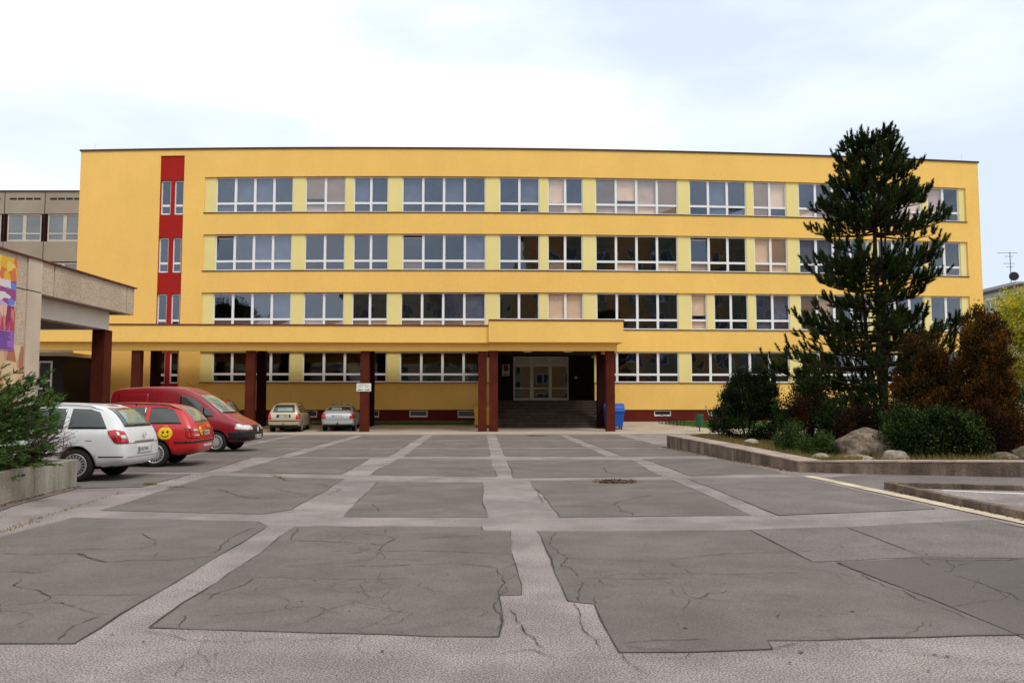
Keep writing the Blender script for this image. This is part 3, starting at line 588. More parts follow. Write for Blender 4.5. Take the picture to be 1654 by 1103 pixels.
for sgn in (-1, 1):
    c = su+sgn*.165; z = sz_-.13; pts = [(c-sgn*.12, z-.018), (c+sgn*.07, z-.018), (c+sgn*.07, z-.05), (c+sgn*.14, z), (c+sgn*.07, z+.05), (c+sgn*.07, z+.018), (c-sgn*.12, z+.018)]
    b.face([FW(p[0], 6.953, p[1]) for p in pts])
attach(b.build('arrow', M['ink']), sg)

# ------------------------------------------------------------------ gym hall with portico on the left
gym = thing('sports_hall', 'pebble-dashed concrete hall on the left with a red-edged roof and open corner portico', 'hall', (-12.75, 22, 0))
GX = -12.75; gt = 5.35; gb = 4.5
def GYx(x): return GX*F_PX/(x-CX)
y35, y60, ye = GYx(36.5), GYx(60.5), GYx(213); y20 = GYx(-120)
b = MB()
b.box(-30, GX, y20-8, GYx(37)-.0, 0, gb-.03, 0); b.box(-30, GX, y20-8, y35, gb, gt, 0)
attach(b.build('wall', M['concrete']), gym)
b = MB(); b.box(GX-.5, GX+.03, y35+.03, y60, 0, gb-.03); b.box(GX-.5, GX+.03, y35+.03, y60, gb+.0, gt); attach(b.build('pilaster', M['concretesmooth']), gym)
b = MB(); b.box(GX-.3, GX-.03, y35-.02, y60+.05, 0, gt-.02); b.box(-29.5, GX-.02, y20-8, y60, gb-.03, gb); attach(b.build('joint', M['joint']), gym)
yj1 = GYx(82); yj2 = GYx(201)
for a, c in ((y60+.03, yj1-.02), (yj1+.02, yj2-.02), (yj2+.02, ye)):
    b = MB(); b.box(GX-.3, GX, a, c, gb-.04, gt); attach(b.build('fascia_panel', M['concrete'], bevel=.01), gym)
b = MB(); b.box(-29, GX-.3, ye-.3, ye, gb-.04, gt); b.box(GX-.25, GX-.05, y60, ye-.02, gb+.02, gt-.02, 1); attach(b.build('end_fascia', [M['concrete'], M['joint']]), gym)
b = MB(); b.box(GX-.75, GX-.35, y60, GYx(191), gb-.62, gb-.04); b.box(-29, GX-.75, GYx(191)-.4, GYx(191), gb-.62, gb-.04); attach(b.build('roof_beam', M['whitebeam']), gym)
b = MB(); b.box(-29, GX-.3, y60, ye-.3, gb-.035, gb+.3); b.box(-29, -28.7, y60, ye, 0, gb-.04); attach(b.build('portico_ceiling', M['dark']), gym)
b = MB(); b.box(-30, GX+.07, y20-8, ye+.06, gt, gt+.04); attach(b.build('roof', M['copingred']), gym)
cx1 = -13.15; cyA = (cx1*F_PX)/(167.5-CX); cyB = (cx1*F_PX)/(179.5-CX)
b = MB(); b.box(cx1-.42, cx1, cyA, cyB, 0, gb-.62); attach(b.build('column', [M['pillar']], bevel=.012), gym)
b = MB(); b.box(-28, -27.6, 24, 26.8, 0, gb-.62) ; attach(b.build('column', M['pillar2']), gym)
# mosaic mural and banner on the hall wall (flat things at their place)
def patchwork(name, cells, label, cat, z0, z1, ya, yb, m, off):
    b = MB(); b.box(GX, GX+off, ya, yb, z0, z1); o = b.build(name, m); return tag(o, label, cat)
def polymat(name, cols, scale, vscale=(1, 1, 1)):
    m = bpy.data.materials.new(name); m.use_nodes = True; t = m.node_tree; bs = t.nodes['Principled BSDF']; tcn = N(t, 'ShaderNodeTexCoord'); mpn = N(t, 'ShaderNodeMapping'); mpn.inputs['Scale'].default_value = vscale; mpn.inputs['Rotation'].default_value = (.5, 0, 0)
    v = N(t, 'ShaderNodeTexVoronoi'); v.inputs['Scale'].default_value = scale; t.links.new(tcn.outputs['Object'], mpn.inputs[0]); t.links.new(mpn.outputs[0], v.inputs[0])
    sp_ = N(t, 'ShaderNodeSeparateColor'); t.links.new(v.outputs['Color'], sp_.inputs[0]); r = ramp(t, sp_.outputs[0], [(i/len(cols), c) for i, c in enumerate(cols)], 'CONSTANT'); t.links.new(r.outputs[0], bs.inputs['Base Color']); bs.inputs['Roughness'].default_value = .7; return m
def zat(y, Y): return EYE+(HZ-y)/F_PX*Y
ym0, ym1 = 14.0, GYx(35.5)
mur = MB(); mur.box(GX, GX+.02, ym0, ym1, 1.9, 3.0)
tag(mur.build('wall_mosaic', polymat('mosaic', [(.50, .24, .10), (.62, .42, .24), (.40, .17, .08), (.66, .50, .30), (.55, .30, .20), (.30, .24, .10)], 2.2, (1, 1, .55))), 'orange and cream abstract mosaic panel low on the concrete hall wall', 'mosaic')
ban = thing('banner', 'colourful printed banner hung high on the concrete hall wall', 'banner', (GX, 19.5, 3))
yb0, yb1 = 17.0, GYx(18.5)
for (a, c, m) in ((4.62, 5.2, polymat('banner yellow', [(.72, .40, .03), (.62, .16, .05), (.75, .55, .12)], 4)), (3.98, 4.62, polymat('banner blue', [(.12, .22, .62), (.45, .42, .6), (.30, .06, .22), (.7, .62, .62)], 5, (1, .6, 1.5))), (3.35, 3.98, polymat('banner magenta', [(.45, .05, .10), (.7, .45, .35), (.25, .03, .08), (.55, .2, .2)], 5, (1, 2, .6)))):
    b = MB(); b.box(GX+.003, GX+.03, yb0, yb1, a, c); attach(b.build('picture', m), ban)
b = MB(); b.box(GX+.003, GX+.03, yb0, yb1, 2.85, 3.35); attach(b.build('caption', mat('banner purple', (.30, .13, .45), .6, .1)), ban)
b = MB()
for k in range(8):
    z = 3.29-k*.055; b.box(GX+.03, GX+.032, yb0+.3, yb1-random.uniform(.06, .3), z-.012, z+.012)
attach(b.build('lettering', mat('banner ink', (.08, .03, .2), .6, .1)), ban)

# ------------------------------------------------------------------ grey concrete building behind, left
gb_ = thing('concrete_building', 'grey prefabricated concrete building with ribbon windows behind the hall on the left', 'building', (-34, 58, 0))
YB = 57.0
def bx(x): return (x-CX)/F_PX*YB
def bz(y): return EYE+(HZ-y)/F_PX*YB
zr_ = bz(305.5); mod = 66/F_PX*YB; j0 = bx(61.5)
b = MB(); jm = MB(); pane = MB(); fr = MB(); pr = MB()
x0, x1 = j0-4*mod, j0+mod*1.3; fl = 3.42
def zb_(k, y): return bz(y)-fl*k
b.box(x0, x1, YB, YB+.3, bz(342), bz(312.5)); b.box(x0, x1, YB, YB+.3, bz(312.5)+.0, zr_)
for k in range(4):
    lo = zb_(k, 421) if k < 3 else 0
    b.box(x0, x1, YB, YB+.3, lo+.004, zb_(k, 388))
b.box(x0, x0+.3, YB+.3, YB+12, 0, zr_); b.box(x0, x1, YB+12, YB+12.3, 0, zr_); b.box(x0, x1, YB+.3, YB+12, zr_-.3, zr_-.004)
attach(b.build('wall', M['panel']), gb_)
b = MB(); b.box(x0-.05, x1, YB-.06, YB+12.3, zr_, zr_+.1); attach(b.build('roof', M['coping']), gb_)
for i in range(-4, 2): jm.box(j0+i*mod-.025, j0+i*mod+.025, YB-.004, YB, bz(420), zr_) if i < 2 else None
for i in range(-4, 1):
    for q in range(4): a = j0+i*mod+mod*(.12+.2*q); jm.box(a, a+mod*.17, YB-.005, YB, bz(319), bz(315.5))
attach(jm.build('joint', M['joint']), gb_)
for k in range(3):
    zlo, zhi = zb_(k, 387.5), zb_(k, 342.5)
    for i in range(-4, 2):
        a = j0+i*mod+mod*.075; c = j0+(i+1)*mod-mod*.075; c = min(c, x1)
        f = MB()
        for (p, q, s, e) in ((a, c, zlo, zlo+.12), (a, c, zhi-.1, zhi), (a, a+.1, zlo+.12, zhi-.1), (c-.1, c, zlo+.12, zhi-.1), ((a+c)/2-.12, (a+c)/2+.12, zlo+.12, zhi-.1)): f.box(p, q, YB+.08, YB+.16, s, e)
        for p, q in ((a+.1, (a+c)/2-.12), ((a+c)/2+.12, c-.1)): f.box(p, q, YB+.085, YB+.155, zlo+.5, zlo+.6)
        fo = attach(f.build('window', M['frameold'] if 'frameold' in M else M.setdefault('frameold', mat('old cream frame', (.50, .46, .40), .6, .1, 3))), gb_)
        g = MB(); g.face([(a+.05, YB+.12, zlo+.05), (c-.05, YB+.12, zlo+.05), (c-.05, YB+.12, zhi-.05), (a+.05, YB+.12, zhi-.05)]); bpy.context.view_layer.update(); attach(g.build('pane', M['greypane'] if 'greypane' in M else M.setdefault('greypane', mat('grey window glass', (.10, .11, .12), .06, .3, .6, spec=.9, coat=.4))), fo)
        pr = MB(); pr.box(c, j0+(i+1)*mod+mod*.075, YB+.05, YB+.29, zlo, zhi); attach(pr.build('pier', M['pillar2']), gb_)
b = MB(); b.box(x0, bx(58), YB+.3, YB+.4, 0, 4) ; attach(b.build('back_wall', M['dark']), gb_)
# dark ground-floor link with a window between hall and school
lk = thing('link_passage', 'dark recessed passage with one white-framed window between the hall and the yellow school', 'passage', (-29, 48, 0))
YL = 46.0
def lx(x): return (x-CX)/F_PX*YL
def lz(y): return EYE+(HZ-y)/F_PX*YL
b = MB(); wx0, wx1, wz0, wz1 = lx(60), lx(84.5), lz(629), lz(583)
b.box(-40, wx0, YL, YL+.2, 0, lz(575)); b.box(wx1, lx(103), YL, YL+.2, 0, lz(575)); b.box(wx0, wx1, YL, YL+.2, 0, wz0); b.box(wx0, wx1, YL, YL+.2, wz1, lz(575)); b.box(lx(103)-.2, lx(103), YL+.2, YL+4.4, 0, lz(575)); b.box(lx(103), lx(120), YL+4.2, YL+4.4, 0, lz(575))
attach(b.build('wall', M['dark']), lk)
b = MB(); b.box(-40, lx(113), YL-.3, YL+4.4, lz(575), lz(569.5)); attach(b.build('roof', M['whitebeam']), lk)
f = MB()
for (p, q, s, e) in ((wx0, wx1, wz0, wz0+.1), (wx0, wx1, wz1-.1, wz1), (wx0, wx0+.12, wz0+.1, wz1-.1), (wx1-.12, wx1, wz0+.1, wz1-.1), (wx0+.12, wx1-.12, lz(616), lz(613))): f.box(p, q, YL+.03, YL+.1, s, e)
fo = attach(f.build('window', M['pvc']), lk); g = MB(); g.face([(wx0+.1, YL+.07, wz0+.05), (wx1-.1, YL+.07, wz0+.05), (wx1-.1, YL+.07, wz1-.05), (wx0+.1, YL+.07, wz1-.05)]); bpy.context.view_layer.update(); attach(g.build('pane', mat('shaded window glass', (.012, .013, .015), .25, .2, 1, spec=.25)), fo)
b = MB()
for x in (88, 103.5): b.tube([(lx(x), YL-1, 0), (lx(x), YL-1, lz(624))], .05)
b.tube([(lx(88), YL-1, lz(627)), (lx(103.5), YL-1, lz(627))], .04)
attach(b.build('railing', M['rustred']), lk)

# ------------------------------------------------------------------ cars
def car_body(st, wheels, rw, nm='body'):
    v = []; f = []; n = 0
    for (x, zb, zl, zt, w, wr) in st:
        h = [(0, zb), (.6*w, zb), (.94*w, zb+.04), (w, zb+.4*(zl-zb)), (w*.985, zl-.07), (w*.95, zl), (wr, zt-.06), (wr*.86, zt-.012), (0, zt)]
        ring = h+[(-a, b) for a, b in h[-2:0:-1]]; n = len(ring); v += [(x, a, b) for a, b in ring]
    for i in range(len(st)-1):
        for j in range(n): f.append((i*n+j, i*n+(j+1) % n, (i+1)*n+(j+1) % n, (i+1)*n+j))
    f.append(tuple(range(n))[::-1]); f.append(tuple((len(st)-1)*n+j for j in range(n)))
    me = bpy.data.meshes.new('tmp'); me.from_pydata(v, [], f); bm = bmesh.new(); bm.from_mesh(me); bmesh.ops.recalc_face_normals(bm, faces=bm.faces[:]); bm.to_mesh(me); bm.free()
    o = bpy.data.objects.new('tmp', me); COL.objects.link(o); s = o.modifiers.new('s', 'SUBSURF'); s.levels = 2; s.render_levels = 2
    cut = []
    for (wx, wy) in wheels:
        for sd in (-1, 1):
            cb = MB(); cb.tube([(wx, sd*(wy+.5), rw), (wx, sd*(wy-.30), rw)], rw+.055, n=40); c = cb.build('cut', M['black']); cut.append(c)
            md = o.modifiers.new('b', 'BOOLEAN'); md.object = c; md.operation = 'DIFFERENCE'; md.solver = 'EXACT'
    bpy.context.view_layer.update(); dg = bpy.context.evaluated_depsgraph_get(); res = bpy.data.meshes.new_from_object(o.evaluated_get(dg)); res.name = nm
    for c in cut+[o]: bpy.data.objects.remove(c)
    return res
def car(name, label, cat, st, paint, loc, rz, wheels, rw, patches, extra=None, group=None, wheelmat=None, trim=20):
    root = thing(name, label, cat, loc, rz, group)
    wy = max(s[4] for s in st)-.1
    me = car_body(st, [(x, wy) for x in wheels], rw); me.materials.clear(); me.materials.append(paint); me.materials.append(M['black'])
    for p in me.polygons:
        c = p.center; ins = any(math.hypot(c.x-x, c.z-rw) < rw+.053 and abs(c.y) > wy-.32 for x in wheels)
        under = c.z < .30 and p.normal.z < -.5
        p.material_index = 1 if ins or under else 0; p.use_smooth = not ins
    body = bpy.data.objects.new('body', me); COL.objects.link(body); body.parent = root
    bvh = BVHTree.FromPolygons([v.co for v in me.vertices], [p.vertices for p in me.polygons])
    def patch(nm, poly, side, m, off=.006, parent=root, res=.05, thick=.0):
        bm = bmesh.new(); vs = [bm.verts.new((a, c, 0)) for a, c in poly]; bm.faces.new(vs); 
        xs_ = [p[0] for p in poly]; zs_ = [p[1] for p in poly]
        k = min(xs_)+res
        while k < max(xs_): bmesh.ops.bisect_plane(bm, geom=bm.verts[:]+bm.edges[:]+bm.faces[:], plane_co=(k, 0, 0), plane_no=(1, 0, 0)); k += res
        k = min(zs_)+res
        while k < max(zs_): bmesh.ops.bisect_plane(bm, geom=bm.verts[:]+bm.edges[:]+bm.faces[:], plane_co=(0, k, 0), plane_no=(0, 1, 0)); k += res
        dead = []
        for v in bm.verts:
            a, c = v.co.x, v.co.y
            if side in ('L', 'R'): s = 1 if side == 'L' else -1; o_, d_ = Vector((a, 3*s, c)), Vector((0, -s, 0))
            elif side == 'B': o_, d_ = Vector((-5, a, c)), Vector((1, 0, 0))
            elif side == 'F': o_, d_ = Vector((5, a, c)), Vector((-1, 0, 0))
            elif side == 'T': o_, d_ = Vector((a, c, 5)), Vector((0, 0, -1))
            hit, nrm, _, _ = bvh.ray_cast(o_, d_)
            if hit is None: dead.append(v); continue
            if nrm.dot(d_) > 0: nrm = -nrm
            v.co = hit+nrm*off
        bmesh.ops.delete(bm, geom=dead, context='VERTS')
        mm = bpy.data.meshes.new(nm); bm.to_mesh(mm); bm.free(); mm.materials.append(m)
        for p in mm.polygons: p.use_smooth = True
        o = bpy.data.objects.new(nm, mm); COL.objects.link(o); o.parent = parent
        sd_ = o.modifiers.new('t', 'SOLIDIFY'); sd_.thickness = .004; sd_.offset = 0
        return o
    for p in patches: patch(*p[:4], **(p[4] if len(p) > 4 else {}))
    for x in wheels:
        for s in (-1, 1):
            yo = s*(wy+.075); yi = s*(wy-.13)
            b = MB(); pr_ = [(rw*.70, yo-s*.01), (rw*.9, yo), (rw*.985, yo-s*.03), (rw, yo-s*.06), (rw, yi+s*.04), (rw*.9, yi), (rw*.6, yi)]
            k0 = 0; nn = 36
            for r_, y_ in pr_: b.v += [(x+r_*math.cos(t*2*math.pi/nn), y_, rw+r_*math.sin(t*2*math.pi/nn)) for t in range(nn)]
            for i in range(len(pr_)-1):
                for j in range(nn): b.f.append((i*nn+j, i*nn+(j+1) % nn, (i+1)*nn+(j+1) % nn, (i+1)*nn+j)); b.m.append(0)
            wo = b.build('wheel', M['tyre'], root, True)
            b = MB(); pr_ = [(rw*.70, yo-s*.012), (rw*.66, yo-s*.005), (rw*.60, yo-s*.02), (rw*.35, yo-s*.008), (rw*.16, yo-s*.004), (.001, yo)]
            for r_, y_ in pr_: b.v += [(x+r_*math.cos(t*2*math.pi/nn), y_, rw+r_*math.sin(t*2*math.pi/nn)) for t in range(nn)]
            for i in range(len(pr_)-1):
                for j in range(nn): b.f.append((i*nn+j, i*nn+(j+1) % nn, (i+1)*nn+(j+1) % nn, (i+1)*nn+j)); b.m.append(0)
            for j in range(18):
                t0 = 2*math.pi*(j+.22)/18; t1 = 2*math.pi*(j+.78)/18; yy = yo-s*.002
                b.face([(x+rw*q*math.cos(t), yy+s*.003, rw+rw*q*math.sin(t)) for q, t in ((.38, t0+.06), (.38, t1-.06), (.60, t1), (.60, t0))], 1)
            b.build('rim', [wheelmat or M['rim'], M['black']], wo)
    if extra: extra(root, patch, bvh)
    bpy.context.view_layer.update()
    return root
def plate(root, x, y, z, s, txt, mi='plate', tilt=0):   # s=-1 rear, +1 front
    b = MB(); b.box(x-.012, x+.012, y-.26, y+.26, z-.057, z+.057); o = b.build('number_plate', M['plate'], root)
    b = MB(); xo = x+s*.014; yb_ = y+(.26 if s > 0 else .26)*(1 if s < 0 else -1); b.box(min(xo, x), max(xo, x), min(yb_, yb_-.045*(1 if s < 0 else -1)), max(yb_, yb_-.045*(1 if s < 0 else -1)), z-.056, z+.056); b.build('country_strip', M['blueplate'], o)
    text(txt, .105, 'lettering', M['ink'], o, frame_mat((x+s*.0135, y, z), (0, s, 0), (0, 0, 1)))
def ell(cx, cz, rx, rz_, n=20, a0=0): return [(cx+rx*math.cos(a0+2*math.pi*i/n), cz+rz_*math.sin(a0+2*math.pi*i/n)) for i in range(n)]
def mirrored(root, side, x, y, z, m):
    b = MB(); b.box(x-.07, x+.06, y*1.0-.09, y+.09, z-.07, z+.07); b.build('mirror', m, root, bevel=.025)
WAG = [(-2.27,.46,.62,.70,.60,.55),(-2.24,.36,.74,.86,.76,.70),(-2.17,.31,.90,1.03,.84,.72),(-2.02,.28,.98,1.24,.87,.67),(-1.84,.24,.99,1.42,.875,.63),(-1.6,.22,.98,1.50,.88,.62),(-1.1,.2,.97,1.54,.88,.62),(-.3,.2,.95,1.56,.88,.62),(.25,.2,.94,1.52,.88,.62),(.75,.2,.93,1.28,.88,.63),(1.15,.2,.92,1.03,.87,.68),(1.7,.2,.86,.92,.84,.66),(2.1,.24,.72,.80,.74,.58),(2.25,.3,.55,.64,.55,.45)]
def scal(st, sx, sy, sz): return [(a*sx, b*sz, c*sz, d*sz, e*sy, f*sy) for a, b, c, d, e, f in st]
def mir(poly): return [(-a, c) for a, c in poly][::-1]
def rails(root, patch, bvh, m, x0, x1, y, z):
    for s in (-1, 1):
        b = MB(); n = 9; pts = []
        for i in range(n):
            x = x0+(x1-x0)*i/(n-1); h, _, _, _ = bvh.ray_cast(Vector((x, s*y, 5)), Vector((0, 0, -1))); pts.append(Vector((x, s*y, h.z+(.045 if 0 < i < n-1 else -.01))))
        b.tube(pts, .016); b.tube([pts[4], pts[4]-Vector((0, 0, .06))], .018); b.build('roof_rail', m, root, True)
def aerial(root, x, z, m=None, lean=.12, h=.3):
    b = MB(); b.tube([(x, 0, z), (x-lean, 0, z+h)], .008, .004); b.build('aerial', M['black'], root)
def side_wagon(sd):
    return [('side_window', [(-2.0+.12, 1.03), (-1.12, 1.03), (-1.12, 1.42), (-1.45, 1.41), (-1.66, 1.35)], sd, M['carglass']),
            ('side_window', [(-1.02, 1.03), (-.12, 1.01), (-.12, 1.44), (-1.02, 1.42)], sd, M['carglass']),
            ('side_window', [(-.04, 1.01), (.95, 1.0), (.62, 1.24), (.30, 1.42), (-.04, 1.44)], sd, M['carglass'])]
def ex_white(root, patch, bvh):
    plate(root, -2.262, .02, .60, -1, '5H8 9901')
    patch('chrome_strip', [(-.45, .755), (.45, .755), (.43, .79), (-.43, .79)], 'B', M['chrome'], off=.012)
    b = MB(); pts = [Vector((-2.262, .07*math.cos(t), .89+.055*math.sin(t))) for t in [i*math.pi/12 for i in range(25)]]; b.tube(pts, .006, n=5); b.tube([(-2.262, -.09, .87), (-2.262, -.02, .91), (-2.262, .02, .87), (-2.262, .09, .91)], .007, n=5); b.build('emblem', M['chrome'], root)
    patch('wiper', [(-.30, 1.075), (.15, 1.075), (.12, 1.095), (-.28, 1.10)], 'B', M['black'], off=.02)
    rails(root, patch, bvh, M['carwhite'], -1.7, .3, .60, 0); aerial(root, -1.35, 1.53, h=.14)
    mirrored(root, 1, .62, .98, 1.0, M['carwhite']); mirrored(root, 1, .62, -.98, 1.0, M['carwhite'])
    patch('brake_light', [(-.16, 1.47), (.16, 1.47), (.15, 1.492), (-.15, 1.492)], 'B', M['taillamp'], off=.008)
W_P = side_wagon('L')+side_wagon('R')+[('rear_window', [(-.60, 1.06), (.60, 1.06), (.50, 1.43), (-.50, 1.43)], 'B', M['carglass'], dict(off=.007)),
    ('rear_glass', [(-.43, 1.10), (.43, 1.10), (.38, 1.39), (-.38, 1.39)], 'B', M['carglass2'], dict(off=.013)),
    ('windscreen', [(-.62, 1.03), (.62, 1.03), (.52, 1.42), (-.52, 1.42)], 'F', M['carglass']),
    ('bumper_strip', [(-2.2, .48), (-1.75, .48), (-1.75, .50), (-2.2, .50)], 'L', M['black'], dict(off=.003)),
    ('side_moulding', [(-.85, .52), (.9, .52), (.9, .57), (-.85, .57)], 'L', M['carwhite'], dict(off=.015)),
    ('tailgate_gap', [(-.66, .74), (.66, .74), (.66, .748), (-.66, .748)], 'B', M['black'], dict(off=.004)),
    ('number_recess', [(-.33, .52), (.33, .52), (.33, .70), (-.33, .70)], 'B', M['carwhite'], dict(off=.004)),
    ('bumper_gap', [(-.70, .47), (.70, .47), (.70, .476), (-.70, .476)], 'B', M['black'], dict(off=.005))]
def lampwrap(sd, z0, z1, x0, x1, tip=.0): return ('tail_light', [(-x0, z0), (-x1, z0+.05), (-x1-tip, z1-.03), (-x1-.03, z1), (-x0+.02, z1)], sd, M['taillamp'], dict(off=.010, res=.04))
def lampback(s, z0, z1, y0, y1): return ('tail_light', [(s*y0, z0), (s*y1, z0), (s*y1, z1), (s*(y0+.03), z1)] if s > 0 else [(s*y1, z0), (s*y0, z0), (s*(y0+.03), z1), (s*y1, z1)], 'B', M['taillamp'], dict(off=.012, res=.04))
for s in ('L', 'R'): W_P.append(('tail_light', [(-2.20, .74), (-2.06, .76), (-1.93, .93), (-1.90, .99), (-2.02, 1.01), (-2.12, .99)], s, M['taillamp'], dict(off=.011, res=.04)))
for s in (1, -1): W_P.append(lampback(s, .745, .98, .66, .84))
for s in (1, -1): W_P.append(('reverse_lamp', sorted([(s*.70, .83), (s*.80, .83)])+sorted([(s*.70, .90), (s*.80, .90)], reverse=True), 'B', M['lampclear'], dict(off=.017, res=.04)))
GAPS = []
for s in ('L', 'R'):
    for x_ in (-1.08, -.08, .98): GAPS.append(('door_gap', [(x_, .36), (x_+.009, .36), (x_+.009, .985), (x_, .985)], s, M['black'], dict(off=.003)))
    GAPS.append(('door_gap', [(-1.08, .355), (.98, .355), (.98, .364), (-1.08, .364)], s, M['black'], dict(off=.003)))
    GAPS.append(('fuel_flap', [(-1.62, .80), (-1.50, .80), (-1.50, .808), (-1.62, .808)], s, M['black'], dict(off=.003)))
def handles(m): return [('door_handle', [(x_, .86), (x_+.16, .86), (x_+.16, .895), (x_, .895)], s, m, dict(off=.022)) for s in ('L', 'R') for x_ in (-1.0, -.02)]
W_P += GAPS+handles(M['carwhite'])
EYL = math.pi
car('parked_car', 'white estate car parked behind the concrete planter, rear towards the square', 'car', WAG, M['carwhite'], (-9.80, 17.05, 0), EYL-.0, (-1.30, 1.40), .325, W_P, ex_white)
def ex_red(root, patch, bvh):
    plate(root, -2.245, .0, .80, -1, '3H0 4921')
    rails(root, patch, bvh, M['black'], -1.8, .3, .60, 0)
    o = patch('sticker', ell(-1.52, .80, .17, .155, 24), 'L', M['smile'], off=.009)
    patch('face', ell(-1.575, .845, .024, .03, 10), 'L', M['ink'], off=.014, parent=o); patch('face', ell(-1.47, .835, .024, .03, 10), 'L', M['ink'], off=.014, parent=o)
    arc = [(-1.52+.095*math.cos(t), .80+.085*math.sin(t)) for t in [math.pi*(1.12+.76*i/9) for i in range(10)]]; arc2 = [(-1.52+.08*math.cos(t), .805+.07*math.sin(t)) for t in [math.pi*(1.12+.76*i/9) for i in range(10)]][::-1]
    patch('smile', arc+arc2, 'L', M['ink'], off=.014, parent=o)
    patch('sticker', [(-1.60, .94), (-1.44, .95), (-1.49, 1.0), (-1.56, .985)], 'L', M['orange'], off=.010)
    patch('sticker', [(-1.33, .72), (-1.22, .60), (-1.14, .64), (-1.16, .82), (-1.20, .86)], 'L', M['bookblue'], off=.009)
    patch('sticker', [(-1.34, .72), (-1.37, .62), (-1.24, .57), (-1.22, .62)], 'L', M['inkwhite'], off=.010)
    o2 = patch('sticker', ell(.44, .85, .11, .11, 22), 'B', M['smile'], off=.009)
    arc = [(.44+.062*math.cos(t), .85+.06*math.sin(t)) for t in [math.pi*(1.1+.8*i/9) for i in range(10)]]; arc2 = [(.44+.05*math.cos(t), .855+.045*math.sin(t)) for t in [math.pi*(1.1+.8*i/9) for i in range(10)]][::-1]
    patch('smile', arc+arc2, 'B', M['ink'], off=.014, parent=o2)
    for y in (.40, .48): patch('face', ell(y, .875, .014, .018, 8), 'B', M['ink'], off=.014, parent=o2)
    b_ = patch('sticker', [(-.5, .90), (-.18, .90), (-.18, .98), (-.5, .98)], 'B', M['orange'], off=.009)
    patch('bumper_trim', [(-.86, .585), (.86, .585), (.86, .625), (-.86, .625)], 'B', M['black'], off=.012)
    patch('bumper_trim', [(-2.2, .575), (-1.72, .575), (-1.72, .615), (-2.2, .615)], 'L', M['black'], off=.010)
    patch('side_moulding', [(-.85, .50), (.9, .50), (.9, .56), (-.85, .56)], 'L', M['black'], off=.012)
    text('www.zsmb.cz', .135, 'lettering', M['inkwhite'], root, frame_mat((-2.282, -.05, .505), (0, -1, 0), (0, 0, 1)))
    patch('wiper', [(-.30, 1.075), (.15, 1.075), (.12, 1.095), (-.28, 1.10)], 'B', M['black'], off=.02)
    mirrored(root, 1, .62, .98, 1.0, M['carred']); mirrored(root, 1, .62, -.98, 1.0, M['carred'])
R_P = [p for p in side_wagon('L')+side_wagon('R')]+[('rear_window', [(-.58, 1.06), (.58, 1.06), (.48, 1.43), (-.48, 1.43)], 'B', M['carglass2'], dict(off=.008)), ('windscreen', [(-.62, 1.03), (.62, 1.03), (.52, 1.42), (-.52, 1.42)], 'F', M['carglass'])]
for s in ('L', 'R'): R_P.append(('tail_light', [(-2.2, .68), (-2.02, .70), (-1.98, .80), (-1.96, .93), (-2.1, .93)], s, M['taillamp'], dict(off=.011, res=.04)))
for s in (1, -1):
    R_P.append(lampback(s, .68, .93, .60, .84)); R_P.append(('reverse_lamp', sorted([(s*.64, .86), (s*.80, .86)])+sorted([(s*.64, .89), (s*.80, .89)], reverse=True), 'B', M['lampclear'], dict(off=.017, res=.04))); R_P.append(('reverse_lamp', sorted([(s*.64, .74), (s*.80, .74)])+sorted([(s*.64, .77), (s*.80, .77)], reverse=True), 'B', M['lampclear'], dict(off=.017, res=.04)))
R_P += GAPS+handles(M['carred'])
car('parked_car', 'red estate car with a yellow smiley sticker on its flank, beside the white car', 'car', WAG, M['carred'], (-9.88, 20.55, 0), EYL+.10, (-1.28, 1.32), .32, R_P, ex_red)
VAN = [(-2.24,.45,1.0,1.50,.78,.68),(-2.2,.34,1.05,1.86,.87,.74),(-2.05,.28,1.05,1.98,.9,.76),(-1.2,.26,1.05,2.04,.9,.77),(-.2,.26,1.05,2.05,.9,.77),(.12,.26,1.05,2.0,.9,.75),(.45,.26,1.05,1.86,.9,.73),(.85,.26,1.05,1.61,.9,.72),(1.18,.26,1.04,1.36,.9,.72),(1.48,.26,1.0,1.15,.885,.73),(1.78,.28,.92,1.03,.87,.70),(2.08,.31,.76,.89,.80,.64),(2.24,.36,.62,.72,.66,.5)]
def ex_van(root, patch, bvh):
    plate(root, 2.262, 0, .47, 1, '1H2 8864'); 
    b = MB(); b.box(2.235, 2.255, -.02, .02, .62, .78); b.box(2.235, 2.256, -.05, .05, .68, .72); b.build('emblem', M['inkwhite'], root)
    mirrored(root, 1, .85, 1.0, 1.14, M['black']); mirrored(root, 1, .85, -1.0, 1.14, M['black'])
    b = MB(); b.tube([(.35, -.5, 1.98), (.1, -.5, 2.2)], .008, .004); b.build('aerial', M['black'], root)
V_P = []
